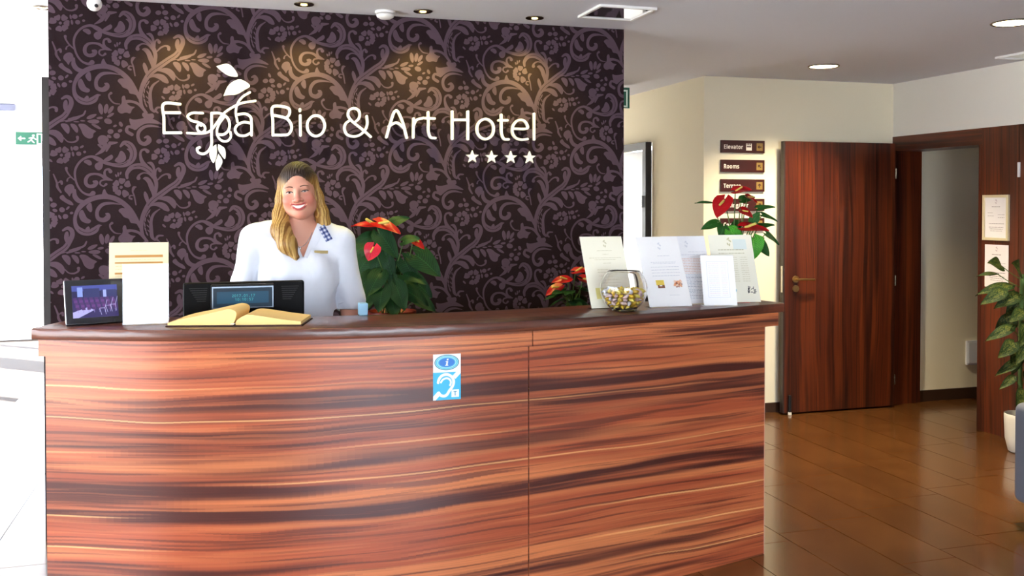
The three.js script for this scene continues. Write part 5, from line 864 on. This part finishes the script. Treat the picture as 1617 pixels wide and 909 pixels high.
  const fold = (x, y, z) => 0.0026 * Math.sin(x * 46 + y * 20 + Math.sin(z * 40)) + 0.009 * (fbm(x * 15 + 7, y * 11 + z * 9, 3) - 0.5) + 0.004 * Math.sin(y * 34 + x * 70) * sstep(0.12, 0.2, Math.abs(x)) * sstep(1.36, 1.2, y);
  const VX = 0.018, VY = 1.372;
  const shirtSdf = (x, y, z) => {
    let d = torso(x, y, z) - 0.012;
    d = smin(d, chain(x, y, z, [[0, 0.8, 0, 0.14], [0, 1.0, 0, 0.125], [0, 1.15, 0.01, 0.118], [0, 1.27, 0.02, 0.115]], 0.05), 0.06);
    d = smin(d, chain(x, y, z, cutArm(armL), 0.03), 0.006); d = smin(d, chain(x, y, z, cutArm(armR), 0.03), 0.006);
    d = smin(d, capsule(x, y, z, [0.0, 1.45, -0.03], [0.0, 1.515, -0.02], 0.078, 0.066), 0.02);
    d += fold(x, y, z);
    d = smax(d, 0.8 - y, 0.005); if (Math.abs(x) > 0.15) d = smax(d, 1.135 - y, 0.004); d = smax(d, y - 1.535 + Math.max(0, z) * 0.3, 0.005);
    // V opening in front and the neck hole
    const v = z > -0.005 ? Math.max((Math.abs(x - VX) - (y - VY) * 0.42 - 0.002) * 0.9, VY - y) : 1; d = smax(d, -v, 0.004);
    d = smax(d, -(capsule(x, y, z, [0.006, 1.48, -0.02], [0.0, 1.62, 0.0], 0.06, 0.066)), 0.004);
    return d;
  };
  const cloth = M({ color: srgb(228, 233, 243), roughness: 0.85 });
  const tunic = part('tunic', surfaceNets(shirtSdf, [-0.36, 0.76, -0.2], [0.36, 1.58, 0.22], 0.007), cloth, person, 'white V neck tunic');
  const surfZ = (x, y) => { let z = 0.25; for (let i = 0; i < 80; i++) { const d = shirtSdf(x, y, z); if (d < 0.0006) break; z -= Math.max(0.0004, d * 0.6); if (z < -0.15) break; } return z; };
  const skinZ = (x, y) => { let z = 0.25; for (let i = 0; i < 80; i++) { const d = bodySdf(x, y, z); if (d < 0.0006) break; z -= Math.max(0.0004, d * 0.6); if (z < -0.15) break; } return z; };
  // lapels along the V
  const lapel = (s, m, wide, up, name, label) => { const pos = [], idx = [], n = 14; for (let i = 0; i <= n; i++) { const t = i / n, y = VY + 0.004 + (1.492 - VY) * t, x0 = VX + s * ((y - VY) * 0.42 + 0.001), w = wide * (0.5 + 0.5 * Math.sin(t * 2.2)); for (let j = 0; j <= 3; j++) { const x = x0 + (s * w * j) / 3, xs = VX + s * Math.max(Math.abs(x - VX), (y - VY) * 0.42 + 0.006); pos.push(x, y - 0.01 * (j / 3), surfZ(xs, y) + up + 0.004 * Math.sin((j / 3) * 3.1)); } } for (let i = 0; i < n; i++) for (let j = 0; j < 3; j++) { const a = i * 4 + j; s > 0 ? idx.push(a, a + 1, a + 5, a, a + 5, a + 4) : idx.push(a, a + 5, a + 1, a, a + 4, a + 5); } const g = new THREE.BufferGeometry(); g.setAttribute('position', new THREE.Float32BufferAttribute(pos, 3)); g.setIndex(idx); g.computeVertexNormals(); return part(name, g, m, tunic, label); };
  lapel(1, cloth, 0.034, 0.003, 'lapel'); lapel(-1, cloth, 0.034, 0.003, 'lapel');
  const check = dataTex(64, 64, (u, v) => { const a = Math.floor(u * 8) % 2, b = Math.floor(v * 8) % 2; return a && b ? [40, 56, 110] : a || b ? [110, 124, 168] : [214, 218, 230]; });
  { // blue checked collar tab on her left
    const pos = [], uv = [], idx = [], n = 8; for (let i = 0; i <= n; i++) for (let j = 0; j <= 4; j++) { const t = i / n, q = j / 4, x = 0.082 + t * 0.034 + q * 0.028, y = 1.497 - t * 0.062 + q * 0.014; pos.push(x, y, surfZ(x, y) + 0.006); uv.push(q * 0.5, t); }
    for (let i = 0; i < n; i++) for (let j = 0; j < 4; j++) { const a = i * 5 + j; idx.push(a, a + 6, a + 1, a, a + 5, a + 6); } const g = new THREE.BufferGeometry(); g.setAttribute('position', new THREE.Float32BufferAttribute(pos, 3)); g.setAttribute('uv', new THREE.Float32BufferAttribute(uv, 2)); g.setIndex(idx); g.computeVertexNormals(); part('collar_trim', g, M({ map: check, roughness: 0.8, side: THREE.DoubleSide }), tunic, 'blue checked collar trim');
  }
  { const x = 0.094, y = 1.393, z = surfZ(x, y); part('name_badge', rb(0.06, 0.013, 0.004, 0.0015, 0, 0, 0).rotateZ(-0.03).rotateY(0.25).translate(x, y, z + 0.005), M({ color: srgb(176, 158, 108), roughness: 0.3, metalness: 0.7 }), tunic, 'slim gold name badge'); }
  for (const [a, s] of [[armL, 1], [armR, -1]]) { const e = cutArm(a), p = V3(...e[2]), q = V3(...e[1]), d = p.clone().sub(q).normalize(), g = new THREE.TorusGeometry(e[2][3] + 0.003, 0.004, 8, 28); g.applyQuaternion(new THREE.Quaternion().setFromUnitVectors(V3(0, 0, 1), d)); g.translate(p.x + d.x * 0.012, p.y + d.y * 0.012, p.z + d.z * 0.012); part('sleeve_cuff', g, cloth, tunic); }
  part('trousers', surfaceNets((x, y, z) => smax(smin(legs(x, y, z, 0.014), torso(x, y, z) - 0.006, 0.03), Math.max(y - 1.0, 0.07 - y), 0.01), [-0.26, 0.04, -0.17], [0.26, 1.04, 0.17], 0.014), M({ color: srgb(36, 36, 44), roughness: 0.9 }), person, 'dark trousers');
  part('shoes', surfaceNets((x, y, z) => smax(feet(x, y, z) - 0.008, y - 0.1, 0.01), [-0.18, -0.02, -0.1], [0.18, 0.12, 0.2], 0.008), M({ color: srgb(28, 28, 30), roughness: 0.5 }), person);
  // thin necklace
  const nk = []; for (let i = 0; i <= 16; i++) { const t = (i / 16) * 2 - 1, x = 0.006 + t * 0.052, y = 1.415 + 0.062 * t * t; nk.push(V3(x, y, skinZ(x, y) + 0.003)); }
  part('necklace', [new THREE.TubeGeometry(new THREE.CatmullRomCurve3(nk), 40, 0.0014, 6), new THREE.SphereGeometry(0.006, 12, 8).scale(0.8, 1.2, 0.5).translate(nk[8].x, nk[8].y - 0.007, nk[8].z + 0.001)], mat.chrome, person, 'fine silver necklace with pendant');
}
renderer.render(scene, camera);
